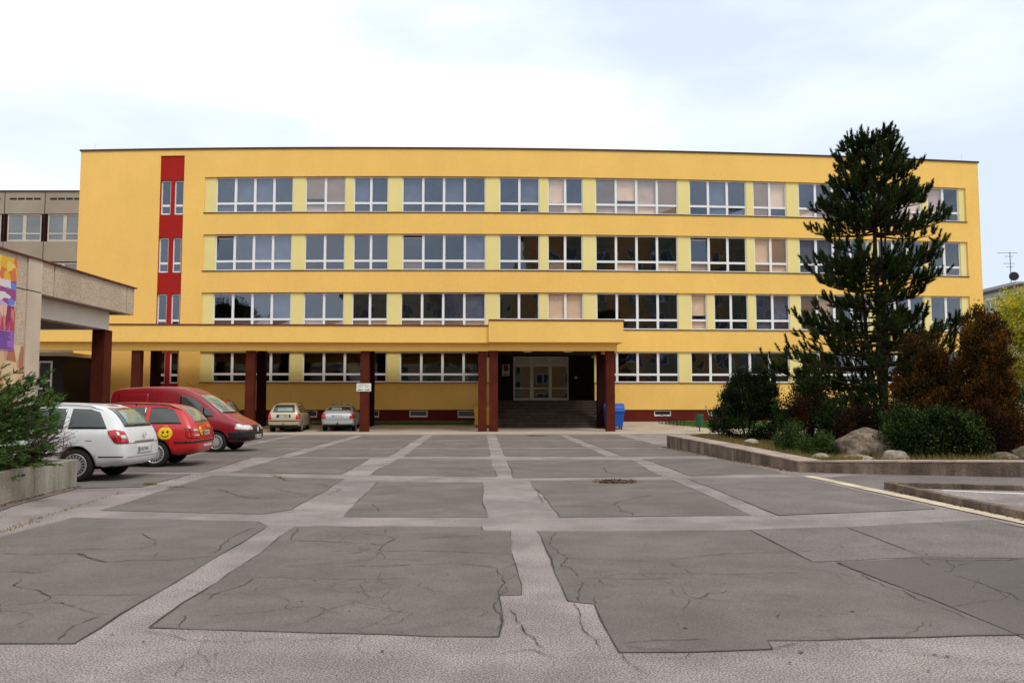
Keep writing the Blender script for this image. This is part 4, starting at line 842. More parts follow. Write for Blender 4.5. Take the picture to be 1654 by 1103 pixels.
for s in ('L', 'R'):
    V_P += [('side_window', [(.05, 1.12), (.72, 1.10), (.72, 1.46), (.42, 1.66), (.05, 1.76)], s, M['carglass']), ('side_window', [(.78, 1.10), (1.14, 1.09), (.98, 1.27), (.78, 1.41)], s, M['carglass']),
            ('front_bumper', [(1.62, .40), (2.2, .40), (2.2, .66), (1.62, .62)], s, M['black'], dict(off=.012)), ('side_moulding', [(-.8, .45), (.75, .45), (.75, .58), (-.8, .58)], s, M['black'], dict(off=.010)),
            ('headlight', [(1.80, .70), (2.12, .68), (2.06, .80), (1.90, .87), (1.84, .86)], s, M['lampclear'], dict(off=.010, res=.04)), ('door_gap', [(-.02, .5), (-.012, .5), (-.012, 1.82), (-.02, 1.82)], s, M['black'], dict(off=.003)),
            ('door_gap', [(-.85, .6), (-.844, .6), (-.844, 1.9), (-.85, 1.9)], s, M['black'], dict(off=.003)), ('load_panel', [(-1.9, 1.15), (-.95, 1.15), (-.95, 1.80), (-1.9, 1.78)], s, M['vanred'], dict(off=.010))]
V_P += [('windscreen', [(-.68, 1.22), (.68, 1.22), (.58, 1.76), (-.58, 1.76)], 'F', M['carglass2'], dict(off=.008)), ('front_bumper', [(-.82, .38), (.82, .38), (.82, .64), (-.82, .64)], 'F', M['black'], dict(off=.014)), ('grille', [(-.30, .64), (.30, .64), (.26, .82), (-.26, .82)], 'F', M['black'], dict(off=.010)),
        ('headlight', [(.36, .68), (.74, .68), (.72, .82), (.42, .82)], 'F', M['lampclear'], dict(off=.012, res=.04)), ('headlight', [(-.74, .68), (-.36, .68), (-.42, .82), (-.72, .82)], 'F', M['lampclear'], dict(off=.012, res=.04)),
        ('wiper', [(-.6, 1.21), (.5, 1.205), (.5, 1.225), (-.6, 1.235)], 'F', M['black'], dict(off=.02)), ('rear_window', [(-.6, 1.15), (.6, 1.15), (.55, 1.7), (-.55, 1.7)], 'B', M['carglass'])]
car('delivery_van', 'deep red panel van with black front bumper, nose towards the square', 'van', VAN, M['vanred'], (-10.36, 26.6, 0), -.03, (1.22, -1.50), .315, V_P, ex_van)
HAT = [(-1.78,.42,.70,.80,.60,.5),(-1.75,.32,.88,1.02,.76,.62),(-1.62,.25,.93,1.30,.79,.58),(-1.35,.22,.93,1.45,.8,.56),(-.6,.2,.92,1.49,.8,.56),(0,.2,.91,1.46,.8,.56),(.4,.2,.90,1.28,.8,.57),(.8,.2,.89,1.0,.79,.6),(1.3,.22,.82,.9,.76,.58),(1.68,.27,.66,.75,.66,.5),(1.78,.34,.55,.62,.5,.4)]
def hatp():
    P = []
    for s in ('L', 'R'): P += [('side_window', [(-1.35, 1.0), (-.55, .98), (-.55, 1.36), (-1.2, 1.34)], s, M['carglass2']), ('side_window', [(-.47, .98), (.12, .97), (.12, 1.28), (-.05, 1.36), (-.47, 1.38)], s, M['carglass2']), ('side_window', [(.17, .97), (.55, .96), (.17, 1.22)], s, M['carglass2']), ('headlight', [(1.35, .68), (1.66, .62), (1.6, .74), (1.4, .8)], s, M['lampclear'], dict(off=.01)), ('tail_light', [(-1.74, .68), (-1.58, .7), (-1.56, .9), (-1.7, .9)], s, M['taillamp'], dict(off=.01))]
    P += [('windscreen', [(-.56, .98), (.56, .98), (.46, 1.38), (-.46, 1.38)], 'F', M['carglass2']), ('rear_window', [(-.5, 1.0), (.5, 1.0), (.44, 1.36), (-.44, 1.36)], 'B', M['carglass']), ('grille', [(-.3, .5), (.3, .5), (.3, .6), (-.3, .6)], 'F', M['black'])]
    return P
def ex_hat(root, patch, bvh): mirrored(root, 1, .42, -.88, 1.0, M['black']); mirrored(root, 1, .42, .88, 1.0, M['black']); aerial(root, -.2, 1.46, lean=.1, h=.35)
car('parked_car', 'small orange-red hatchback standing behind the van, left of the beige estate', 'car', scal(HAT, 1, 1, 1.14), M['darkred'], (-15.2, 43.6, 0), R(90)+.03, (-1.15, 1.12), .29, [(p[0], [(a, c*1.14) for a, c in p[1]])+tuple(p[2:]) for p in hatp()], ex_hat)
car('parked_car', 'lime green car seen as a roof under the portico behind the white estate', 'car', scal(HAT, 1.05, 1, 1.12), M['lime'], (-21.6, 38.6, 0), 0, (-1.15, 1.12), .29, [(p[0], [(a, c*1.12) for a, c in p[1]])+tuple(p[2:]) for p in hatp()], ex_hat)
# two cars by the wall, rears to us
FAB = scal(WAG, .94, .935, .97)
def ex_fab(root, patch, bvh):
    plate(root, -2.115, .0, .82, -1, '2H7 4080'); rails(root, patch, bvh, M['black'], -1.6, .3, .55, 0); aerial(root, -.1, 1.5, lean=.15, h=.4)
    mirrored(root, 1, .6, .92, .98, M['black']); mirrored(root, 1, .6, -.92, .98, M['black'])
    patch('bumper_trim', [(-.78, .56), (.78, .56), (.78, .60), (-.78, .60)], 'B', M['black'], off=.012)
    patch('number_recess', [(-.36, .75), (.36, .75), (.34, .90), (-.34, .90)], 'B', M['black'], off=.006)
    b = MB(); b.tube([(-2.18, 0, .42), (-2.26, 0, .45)], .03); b.build('tow_bar', M['black'], root)
F_P = []
for sdd in ('L', 'R'): F_P += [(n, [(a*.94, c*.97) for a, c in p], s, m) for n, p, s, m in side_wagon(sdd)]
F_P += [('rear_window', [(-.56, 1.02), (.56, 1.02), (.46, 1.39), (-.46, 1.39)], 'B', M['carglass'], dict(off=.008)), ('windscreen', [(-.56, 1.0), (.56, 1.0), (.48, 1.36), (-.48, 1.36)], 'F', M['carglass2']), ('rear_glass', [(-.42, 1.06), (.36, 1.06), (.30, 1.22), (-.38, 1.25)], 'B', M['carglass2'], dict(off=.013)), ('under_bumper', [(-.7, .30), (.7, .30), (.72, .38), (-.72, .38)], 'B', M['black'], dict(off=.01))]
for s in (1, -1): F_P.append(lampback(s, .66, .93, .60, .79))
for s in ('L', 'R'): F_P.append(('tail_light', [(-2.06, .66), (-1.95, .68), (-1.93, .92), (-2.02, .92)], s, M['taillamp'], dict(off=.011, res=.04)))
car('parked_car', 'beige estate car with black roof rails parked facing the school wall', 'car', FAB, M['beige'], (-11.72, 44.0, 0), R(90)+.085, (-1.22, 1.25), .30, F_P, ex_fab)
OCT = [(-2.28,.46,.60,.72,.62,.55),(-2.25,.34,.80,.93,.80,.68),(-2.12,.28,.93,1.03,.86,.70),(-1.9,.24,.95,1.10,.875,.68),(-1.5,.22,.95,1.28,.88,.62),(-1.0,.2,.95,1.43,.88,.60),(-.4,.2,.95,1.47,.88,.60),(.2,.2,.94,1.43,.88,.60),(.75,.2,.93,1.20,.88,.62),(1.15,.2,.92,1.01,.87,.68),(1.7,.2,.86,.92,.84,.66),(2.1,.24,.72,.80,.74,.58),(2.26,.3,.55,.64,.55,.45)]
def ex_oct(root, patch, bvh):
    plate(root, -2.275, .0, .80, -1, '4H5 7714'); aerial(root, -.3, 1.46, lean=.12, h=.4)
    mirrored(root, 1, .6, .98, 1.0, M['black']); mirrored(root, 1, .6, -.98, 1.0, M['black'])
    patch('bumper_gap', [(-.80, .62), (.80, .62), (.80, .632), (-.80, .632)], 'B', M['black'], off=.006)
    patch('bumper_reflector', [(-.75, .46), (.75, .46), (.75, .475), (-.75, .475)], 'B', M['chrome'], off=.008)
    patch('under_bumper', [(-.7, .30), (.7, .30), (.72, .38), (-.72, .38)], 'B', M['black'], off=.01)
    b = MB(); b.tube([(-2.27, 0, .38), (-2.36, 0, .46)], .035); b.build('tow_bar', M['black'], root)
O_P = []
for s in ('L', 'R'): O_P += [('side_window', [(-1.5, 1.02), (-.75, 1.02), (-.75, 1.34), (-1.0, 1.32)], s, M['carglass']), ('side_window', [(-.67, 1.02), (-.05, 1.01), (-.05, 1.36), (-.67, 1.36)], s, M['carglass']), ('side_window', [(.03, 1.01), (.85, 1.0), (.55, 1.2), (.25, 1.33), (.03, 1.35)], s, M['carglass']), ('tail_light', [(-2.2, .70), (-2.0, .74), (-1.98, .92), (-2.1, .94)], s, M['taillamp'], dict(off=.011, res=.04))]
O_P += [('rear_window', [(-.62, 1.09), (.62, 1.09), (.50, 1.40), (-.50, 1.40)], 'B', M['carglass'], dict(off=.008)), ('windscreen', [(-.60, 1.02), (.60, 1.02), (.5, 1.36), (-.5, 1.36)], 'F', M['carglass2']), ('rear_glass', [(-.15, 1.13), (.38, 1.13), (.36, 1.24), (-.13, 1.24)], 'B', M['carglass2'], dict(off=.013))]
for s in (1, -1): O_P.append(lampback(s, .68, .92, .60, .83))
car('parked_car', 'silver liftback car parked facing the school wall beside a red column', 'car', OCT, M['silver'], (-9.25, 45.3, 0), R(90)+.09, (-1.28, 1.32), .315, O_P, ex_oct)
# ------------------------------------------------------------------ plants
def frame_from(d):
    d = d/np.linalg.norm(d, axis=1, keepdims=True); ref = np.where(np.abs(d[:, 2:3]) < .9, np.array([[0, 0, 1.]]), np.array([[1., 0, 0]])); a = np.cross(d, ref); a /= np.linalg.norm(a, axis=1, keepdims=True); return d, a, np.cross(d, a)
def rand_dirs(n):
    v = rng.normal(size=(n, 3)); return v/np.linalg.norm(v, axis=1, keepdims=True)
def leaves(name, P, Dr, ln, wd, m, parent, tri=False):
    n = len(P); d, a, _ = frame_from(Dr); ln = np.broadcast_to(ln, (n,))[:, None]; wd = np.broadcast_to(wd, (n,))[:, None]
    th = rng.uniform(0, 2*np.pi, n)[:, None]; c = np.cross(d, a); sd_ = a*np.cos(th)+c*np.sin(th)
    if tri:
        V = np.empty((n, 3, 3)); V[:, 0] = P-sd_*wd; V[:, 1] = P+sd_*wd; V[:, 2] = P+d*ln; k = 3
    else:
        V = np.empty((n, 4, 3)); V[:, 0] = P; V[:, 1] = P+d*ln*.5+sd_*wd; V[:, 2] = P+d*ln; V[:, 3] = P+d*ln*.5-sd_*wd; k = 4
    return npmesh(name, V.reshape(-1, 3), np.arange(n*k).reshape(-1, k), m, parent)
def tufts(centers, dirs, ln, nd, nl):       # bottle-brush needle clumps -> points, directions
    n = len(centers); t = rng.uniform(0, 1, (n, nd)); d, a, c = frame_from(dirs); P = centers[:, None, :]+d[:, None, :]*(t*ln)[..., None]
    ph = rng.uniform(0, 2*np.pi, (n, nd)); sp_ = (1.1-.75*t)[..., None]
    Dv = d[:, None, :]*1.0+(a[:, None, :]*np.cos(ph)[..., None]+c[:, None, :]*np.sin(ph)[..., None])*sp_
    return P.reshape(-1, 3), Dv.reshape(-1, 3)
M['pine'] = leafmat('pine needles', [(.005, .010, .003), (.015, .030, .008), (.045, .072, .018), (.11, .14, .038)])
M['yew'] = leafmat('dark yew leaves', [(.004, .008, .003), (.010, .020, .006), (.026, .044, .012), (.05, .07, .02)])
M['juniper'] = leafmat('juniper needles', [(.012, .034, .012), (.045, .105, .028), (.12, .21, .05), (.22, .30, .08)])
M['thuja'] = leafmat('bronzed thuja sprays', [(.008, .012, .003), (.022, .020, .005), (.085, .032, .007), (.20, .08, .016)])
M['thuja2'] = leafmat('rust thuja sprays', [(.010, .014, .004), (.035, .024, .006), (.13, .050, .009), (.30, .13, .022)])
M['redleaf'] = leafmat('dark red leaves', [(.006, .008, .003), (.022, .010, .004), (.085, .012, .006)])
M['bush'] = leafmat('green shrub leaves', [(.004, .009, .003), (.012, .024, .006), (.034, .058, .012), (.11, .14, .03)])
M['scrub'] = leafmat('scrubby green', [(.008, .018, .005), (.025, .05, .012), (.06, .10, .025), (.13, .14, .04)])
M['weeds'] = leafmat('weeds', [(.03, .06, .015), (.08, .12, .03), (.18, .16, .06), (.28, .2, .09)])
M['autumn'] = leafmat('yellow autumn leaves', [(.14, .20, .03), (.34, .36, .04), (.52, .44, .05), (.60, .38, .05)], trans=.3)
# the pine
random.seed(23)
px_ = lambda x, y, Y=25.0: D(x, y, Y)
pine = thing('pine_tree', 'tall dark pine with several stems rising above the school roof', 'pine tree', (11.2, 25, .25))
half = [(200, 1408, 14), (225, 1405, 38), (260, 1403, 60), (300, 1412, 84), (350, 1425, 106), (390, 1418, 110), (440, 1412, 104), (475, 1400, 84), (500, 1415, 124), (530, 1425, 148), (560, 1415, 172), (600, 1420, 140), (640, 1420, 110)]
def prof(y):
    for (y0, c0, h0), (y1, c1, h1) in zip(half[:-1], half[1:]):
        if y0 <= y <= y1: t = (y-y0)/(y1-y0); return c0+(c1-c0)*t, h0+(h1-h0)*t
    return half[-1][1:]
tb = MB(); base = Vector((11.15, 25, .2)); stems = []
for k, (dx, dy, topy, r) in enumerate(((0, 0, 200, .13), (-.28, .15, 285, .085), (.3, .1, 300, .085), (.1, -.2, 330, .06))):
    top = px_(1408+dx*40, topy+12); top.y += dy*2; pts = []
    for i in range(9):
        t = i/8; p = base.lerp(top, t)+Vector((dx*math.sin(t*2.4)*.7+random.gauss(0, .03), dy, 0)) if i else base+Vector((dx*.4, dy*.4, 0)); pts.append(p)
    tb.tube(pts, r, .025, 8); stems.append(pts)
TC = []; TD = []; bb = MB()
def add_branch(p0, az, length, up, r=.03, dens=1.0):
    pts = [p0]; d = Vector((math.cos(az), math.sin(az), up*.4)); n = 7
    for i in range(1, n):
        t = i/(n-1); d2 = Vector((math.cos(az+random.gauss(0, .12)), math.sin(az+random.gauss(0, .12)), up*(.1+1.0*t*t)-.12)); pts.append(pts[-1]+d2.normalized()*(length/(n-1)))
    bb.tube(pts, r, .008, 5)
    for i in range(1, n):
        t = i/(n-1)
        if t < .25: continue
        for q in range(int(random.choice((2, 3, 3))*dens+.5)):
            saz = az+random.uniform(-1.3, 1.3); sl = random.uniform(.15, .42)*(1.15-t*.4); s0 = pts[i-1].lerp(pts[i], random.random()); sd3 = Vector((math.cos(saz)*.8, math.sin(saz)*.8, random.uniform(.05, .9))).normalized()
            e = s0+sd3*sl; bb.tube([s0, e], .008, .005, 4, cap=False); TC.append(e-sd3*.08); TD.append(Vector((sd3.x*.5, sd3.y*.5, .45+random.uniform(0, .9)+.2*sd3.z)))
            if sl > .28: TC.append(s0.lerp(e, .45)); TD.append(Vector((sd3.x+random.gauss(0, .4), sd3.y+random.gauss(0, .4), .5)))
    TC.append(pts[-1]-(pts[-1]-pts[-2])*.3); TD.append(Vector((math.cos(az)*.5, math.sin(az)*.5, .8)))
y = 228.0
while y < 665:
    c, h = prof(min(y, 640)); cw_ = px_(c, y); rad = h/F_PX*25
    t = (y-212)/(700-212); axis = base.lerp(stems[0][-1], 1-min(1, t)); axis.z = cw_.z
    nb = int(4+3.2*rad) if y < 420 else int(3+2.1*rad) if y < 580 else 3
    if 330 < y and random.random() < .27: y += 13; continue
    a0 = random.uniform(0, 6.28)
    for k in range(nb):
        az = a0+2*math.pi*k/nb+random.uniform(-.35, .35); L = rad*random.uniform(.72, 1.08)
        off = (cw_.x-axis.x)*math.cos(az); L = max(.25, L+off*.8*(1 if math.cos(az) > 0 else 1))
        zz = axis.z-L*.28+random.uniform(-.12, .12)
        add_branch(Vector((axis.x, axis.y, zz)), az, L, random.uniform(.35, .8), .012+.012*rad, 1.0 if y < 560 else .7)
    y += 15 if y < 560 else 19
for (xe, ye_, xo, yo_) in ((1245, 558, 1400, 625), (1250, 568, 1395, 628), (1290, 490, 1400, 540), (1563, 545, 1440, 585), (1545, 505, 1440, 555), (1325, 372, 1400, 410), (1495, 290, 1430, 330), (1522, 330, 1430, 375), (1300, 600, 1400, 640), (1265, 575, 1400, 630)):
    a, c = px_(xo, yo_), px_(xe, ye_); L = (c-a).length; az = math.atan2(random.uniform(-.4, .2), (c-a).x); add_branch(a, az, L*1.03, max(.25, (c-a).z/L*1.6+.15), .03, 1.1)
print('tufts', len(TC))
TC = np.array([tuple(v) for v in TC]); TD = np.array([tuple(v) for v in TD])
P, Dv = tufts(TC, TD, .27, 95, .1)
o = leaves('crown', P, Dv, rng.uniform(.08, .13, len(P)), .0105, M['pine'], None, True); attach(o, pine)
attach(tb.build('trunk', M['bark'], smooth=True), pine); attach(bb.build('branches', M['bark'], smooth=True), pine)

def clump_cloud(blobs, nclump, per, csig, up=.5, low=.0, ell_=1.0):
    P = []; Dd = []
    vol = np.array([b[3]*b[5] for b in blobs]); vol = vol/vol.sum()
    for b, f in zip(blobs, vol):
        k = max(3, int(nclump*f)); d = rand_dirs(k); rr = rng.uniform(.55, 1.0, k)**.6
        C = np.array(b[:3])+d*rr[:, None]*np.array(b[3:6]); C = C[C[:, 2] > low]; d = d[:len(C)]
        dd = (C-np.array(b[:3]))/np.array(b[3:6])
        pp = C[:, None, :]+rng.normal(size=(len(C), per, 3))*csig*np.array([1, 1, ell_]); P.append(pp.reshape(-1, 3))
        q = dd[:, None, :]*.8+rng.normal(size=(len(C), per, 3))*.55+np.array([0, 0, up]); Dd.append(q.reshape(-1, 3))
    P = np.concatenate(P); Dd = np.concatenate(Dd); k = P[:, 2] > low; return P[k], Dd[k]
def shrub(name, label, cat, x0, x1, ytop, ybot, Y, depth, m, nclump=160, per=90, csig=.09, ln=.06, wd=.012, up=.5, blobs=None, ell_=1.0, tri=False, group=None, low=.1, stems_=5):
    a = D(x0, ybot, Y); c = D(x1, ytop, Y); cx_ = (a.x+c.x)/2; z0, z1 = max(a.z, .1), c.z
    root = thing(name, label, cat, (cx_, Y, z0), 0, group)
    W = (c.x-a.x)/2; H = z1-z0
    bl = blobs(cx_, Y, z0, W, H) if blobs else [(cx_, Y, z0+H*.3, W*.9, depth*.9, H*.3)]+[(cx_+xx_*W, Y+random.uniform(-.5, .5)*depth, z0+H*random.uniform(.3, .92)*(1-.4*abs(xx_)), W*random.uniform(.11, .30), depth*.35, H*random.uniform(.13, .24)) for xx_ in [random.uniform(-.9, .9) for _ in range(15)]]
    P, Dv = clump_cloud(bl, nclump, per, csig, up, low, ell_)
    attach(leaves('foliage', P, Dv, rng.uniform(.6, 1.2, len(P))*ln, wd, m, None, tri), root)
    s = MB()
    for k in range(stems_):
        e = Vector((cx_+random.uniform(-.6, .6)*W, Y+random.uniform(-.5, .5)*depth, z0+H*random.uniform(.55, .85))); b0 = Vector((cx_+random.uniform(-.1, .1), Y, z0-.1)); s.tube([b0, b0.lerp(e, .5)+Vector((0, 0, .1*H)), e], .03, .008, 5)
    attach(s.build('stem', M['bark']), root); return root
def cone(cx_, Y, z0, W, H):
    out_ = []
    for k in range(9):
        t = k/8; w = W*(1.02-.62*t**1.3); out_.append((cx_+random.uniform(-.12, .12)*W, Y+random.uniform(-.2, .2), z0+H*(.10+.8*t), w, w*.9, H*.14))
    return out_
def spiky(cx_, Y, z0, W, H):
    out_ = [(cx_, Y, z0+H*.25, W, W*.8, H*.26), (cx_+.05*W, Y, z0+H*.5, W*.78, W*.6, H*.22)]
    for k in range(11): x = random.uniform(-.62, .68); out_.append((cx_+x*W, Y+random.uniform(-.4, .4)*W, z0+H*random.uniform(.52, .8)*(1-.25*abs(x)), W*.17, W*.17, H*random.uniform(.14, .22)))
    return out_
shrub('yew_shrub', 'dense dark green yew bush at the left end of the raised bed', 'shrub', 1148, 1264, 586, 714, 27.5, 1.0, M['yew'], 420, 120, .085, .075, .014, .9, spiky, tri=False)
shrub('barberry_shrub', 'dark bush with reddish leaves between the yew and the pine', 'shrub', 1256, 1362, 600, 724, 24.5, .8, M['bush'], 260, 70, .09, .07, .017, .5)
shrub('red_shrub', 'dark red leaved bush just left of the pine trunk', 'shrub', 1272, 1345, 612, 700, 24.0, .5, M['redleaf'], 60, 60, .09, .06, .016, .4)
shrub('red_shrub', 'low dark red bush directly behind the big boulder', 'shrub', 1345, 1420, 650, 715, 22.5, .5, M['redleaf'], 70, 70, .09, .06, .016, .4)
shrub('green_shrub', 'dark green bush standing behind the big boulder', 'shrub', 1315, 1450, 612, 728, 23.5, .7, M['yew'], 260, 80, .1, .07, .016, .5)
shrub('thuja_shrub', 'bronze brown conifer bush right of the pine trunk', 'conifer', 1432, 1550, 540, 724, 21.5, .9, M['thuja'], 420, 110, .085, .085, .014, 1.0, cone, .9)
shrub('thuja_shrub', 'tall rust orange conifer bush at the right edge of the school', 'conifer', 1528, 1646, 506, 730, 21.0, .9, M['thuja2'], 520, 120, .085, .09, .014, 1.1, cone, .9)
shrub('red_shrub', 'deep red bush at the foot of the rust orange conifer', 'shrub', 1560, 1632, 640, 735, 19.6, .4, M['redleaf'], 90, 80, .08, .055, .014, .5)
shrub('green_shrub', 'broad leafy green bush to the right of the boulders', 'shrub', 1432, 1592, 648, 740, 19.3, .55, M['bush'], 330, 60, .10, .065, .022, .3)
shrub('green_shrub', 'bright green leafy bush just right of the big boulder', 'shrub', 1424, 1492, 655, 715, 20.1, .4, M['bush'], 90, 60, .09, .06, .02, .4)
shrub('green_shrub', 'dark green bush at the far right end of the raised bed', 'shrub', 1628, 1760, 655, 738, 21.5, .9, M['yew'], 200, 80, .1, .07, .018, .5)
shrub('creeping_juniper', 'low green creeping conifer beside the raised bed wall', 'shrub', 1252, 1300, 682, 730, 21.6, .5, M['scrub'], 70, 70, .07, .06, .012, .6)
shrub('creeping_juniper', 'feathery green weeds left of the big boulder', 'shrub', 1296, 1352, 700, 738, 20.2, .4, M['scrub'], 70, 60, .06, .06, .012, .7)
# yellow tree at the right
yt = thing('autumn_tree', 'yellow leaved autumn tree at the right edge beside the apartment block', 'tree', (25, 38, 0))
b = MB(); tr0 = Vector((24.6, 38, -.05)); b.tube([tr0, tr0+Vector((-.1, 0, 1.6)), tr0+Vector((0, .1, 3.4)), tr0+Vector((.1, 0, 6.2))], .16, .04, 8)
br = MB(); tips = []
for k in range(70):
    z = random.uniform(1.2, 5.6); az = random.uniform(0, 6.28); L = random.uniform(1.6, 3.3)*(1-.32*(z-1.2)/4.6); p0 = tr0+Vector((0, 0, z)); p1 = p0+Vector((math.cos(az)*L*.5, math.sin(az)*L*.5, L*.32)); p2 = p0+Vector((math.cos(az)*L, math.sin(az)*L, L*.45)); br.tube([p0, p1, p2], .03, .008, 5)
    for q in range(9): tips.append(p0.lerp(p2, random.uniform(.35, 1.05))+Vector((random.gauss(0, .28), random.gauss(0, .28), random.gauss(.1, .28))))
T = np.array([tuple(t) for t in tips]); P = (T[:, None, :]+rng.normal(size=(len(T), 40, 3))*.19).reshape(-1, 3)
attach(b.build('trunk', M['bark'], smooth=True), yt); attach(br.build('branches', M['bark']), yt); attach(leaves('crown', P, rand_dirs(len(P))+np.array([0, 0, -.3]), .13, .045, M['autumn'], None), yt)
shrub('green_shrub', 'mid green hedge bush under the yellow autumn tree', 'shrub', 1600, 1730, 605, 668, 32, 1.2, M['scrub'], 160, 60, .14, .1, .03, .3, low=0)

# ------------------------------------------------------------------ raised bed, boulders
bt = [(G(1077, 722), .42), (G(1160, 738.5), .36), (G(1292, 762.5), .25), (Vector((7.6, 18.05, 0)), .28), (Vector((10.65, 17.2, 0)), .335), (Vector((19, 15.2, 0)), .36)]
wallp = [b_[0].xy for b_ in bt]; hh = [b_[1] for b_ in bt]
inn = []
for i, p in enumerate(wallp):
    d0 = (wallp[min(i+1, len(wallp)-1)]-wallp[max(i-1, 0)]).normalized(); nn_ = Vector((-d0.y, d0.x)); inn.append(p+nn_*(.62 if i < 3 else .45))
rb = thing('raised_bed_wall', 'low weathered concrete retaining wall round the planted bed on the right', 'retaining wall', (6.4, 18.4, 0))
b = MB(); tp = MB()
for i in range(len(wallp)-1):
    n = 14
    for k in range(n):
        t0, t1 = k/n, (k+1)/n; a, c = wallp[i].lerp(wallp[i+1], t0), wallp[i].lerp(wallp[i+1], t1); ia, ic = inn[i].lerp(inn[i+1], t0), inn[i].lerp(inn[i+1], t1); h0 = hh[i]+(hh[i+1]-hh[i])*t0; h1 = hh[i]+(hh[i+1]-hh[i])*t1
        b.hexa([(a.x, a.y, -.02), (c.x, c.y, -.02), (ic.x, ic.y, -.02), (ia.x, ia.y, -.02), (a.x, a.y, h0-.03), (c.x, c.y, h1-.03), (ic.x, ic.y, h1-.03), (ia.x, ia.y, h0-.03)])
        j0_ = random.uniform(-.012, .012); e = (c-a).normalized()*.006; oo = Vector((e.y, -e.x))*(random.uniform(.5, 2.5))
        tp.hexa([(a.x+e.x+oo.x, a.y+e.y+oo.y, h0-.028), (c.x+oo.x, c.y+oo.y, h1-.028), (ic.x, ic.y, h1-.028), (ia.x+e.x, ia.y+e.y, h0-.028), (a.x+e.x+oo.x, a.y+e.y+oo.y, h0), (c.x+oo.x, c.y+oo.y, h1), (ic.x, ic.y, h1), (ia.x+e.x, ia.y+e.y, h0)])
attach(b.build('wall', M['wallcon']), rb); attach(tp.build('coping', M['walltop']), rb)
bedp = [(p.x, p.y, h-.06) for p, h in zip(inn, hh)]+[(19, 31.5, .3), (7.2, 31.5, .35), (5.9, 29, .35)]
b = MB(); cc = (11, 23.5, .32)
for i in range(len(bedp)): b.face([bedp[i], bedp[(i+1) % len(bedp)], cc])
tag(b.build('planting_bed', M['soil']), kind='structure')
def bedgrass():
    i = random.choice((0, 1, 1, 2, 2, 3)); t = random.random(); p = inn[i].lerp(inn[i+1], t); d_ = random.random()**1.6*1.3; dd = Vector((cc[0], cc[1]))-p; dd.normalize(); p = p+dd*d_; h = hh[i]+(hh[i+1]-hh[i])*t
    return (p.x, p.y, h-.06)
grass('bed_weeds', bedgrass, 7000, .17, M['dryblade'], 'straw coloured grass and weeds along the inner edge of the raised bed', .005)
def rock(label, x0, x1, y0, y1, Y, m, seed, depth=.7, sink=.25):
    a = D(x0, y1, Y); c = D(x1, y0, Y); bm = bmesh.new(); bmesh.ops.create_icosphere(bm, subdivisions=5, radius=1)
    from mathutils import noise
    W, H = (c.x-a.x)/2, (c.z-a.z)
    for v in bm.verts:
        p = v.co.copy(); s = 1+.15*noise.noise(p*1.1+Vector((seed, 0, 0)))+.10*noise.noise(p*2.6+Vector((0, seed, 0)))+.03*noise.noise(p*7+Vector((0, 0, seed))); r_ = noise.ridged_multi_fractal(p*1.6+Vector((seed, seed, 0)), 1, 2, 4, 1, 2)
        s -= .035*max(0, 1.0-r_); p *= s
        p.z = max(p.z, -.35); v.co = Vector((p.x*W, p.y*W*depth, p.z*H*.76+H*.24))
    me = bpy.data.meshes.new('boulder'); bm.to_mesh(me); bm.free(); me.materials.append(m)
    for p in me.polygons: p.use_smooth = True
    o = bpy.data.objects.new('boulder', me); COL.objects.link(o); o.location = ((a.x+c.x)/2, Y, a.z-.03); tag(o, label, 'boulder'); return o
rock('largest grey boulder in the raised bed, domed with a cracked side', 1350, 1447, 690, 743, 20.0, M['rock'], 3.1, .8)
rock('flat pale boulder lying in front of the largest boulder', 1356, 1414, 732, 744, 19.0, M['rockpale'], 5.7, .6)
rock('rounded pale boulder right of the flat one', 1424, 1466, 724, 744, 19.0, M['rockpale'], 9.2, .7)
rock('grey pointed boulder partly under the green bush', 1452, 1500, 714, 744, 19.5, M['rock'], 12.4, .7)
rock('flat grey boulder half hidden at the far right of the bed', 1596, 1642, 728, 741, 18.9, M['rock'], 15.1, .7)
rock('small pale boulder among the weeds left of the largest boulder', 1311, 1342, 730, 738, 19.7, M['rockpale'], 18.8, .7)
rock('dark boulder at the right edge of the photo', 1630, 1680, 718, 742, 19.3, M['rock'], 22.0, .7)
rock('small grey stone among grass near the yew bush', 1203, 1224, 707, 714, 23.5, M['rockpale'], 25.0, .7)
# left planter
pl_ = thing('concrete_planter', 'pale stained concrete planter box at the left edge', 'planter', (-8.2, 13.5, 0))
b = MB(); A = G(0, 816); Bp = G(124, 785.5); dvec = (A-Bp).xy.normalized(); near = Bp.xy+dvec*9; T_ = .5; n = 16
for k in range(n):
    p, q = Bp.xy.lerp(near, k/n), Bp.xy.lerp(near, (k+1)/n); b.hexa([(p.x-.16, p.y, 0), (p.x, p.y, 0), (q.x, q.y, 0), (q.x-.16, q.y, 0), (p.x-.16, p.y, T_-.02*k/n), (p.x, p.y, T_-.02*k/n), (q.x, q.y, T_-.02*(k+1)/n), (q.x-.16, q.y, T_-.02*(k+1)/n)])
b.box(-16, Bp.x-.16, Bp.y-.16, Bp.y, 0, T_); attach(b.build('wall', M['planter'], bevel=.012), pl_)
b = MB(); b.face([(Bp.x-.15, Bp.y-.15, T_-.06), (near.x-.1, near.y, T_-.06), (-16, near.y, T_-.06), (-16, Bp.y-.15, T_-.06)]); attach(b.build('soil', M['soil']), pl_)
jun = thing('juniper_shrub', 'feathery green juniper spreading over the left planter', 'juniper', (-9.6, 13.9, .45))
JP = []; JD = []; jb = MB()
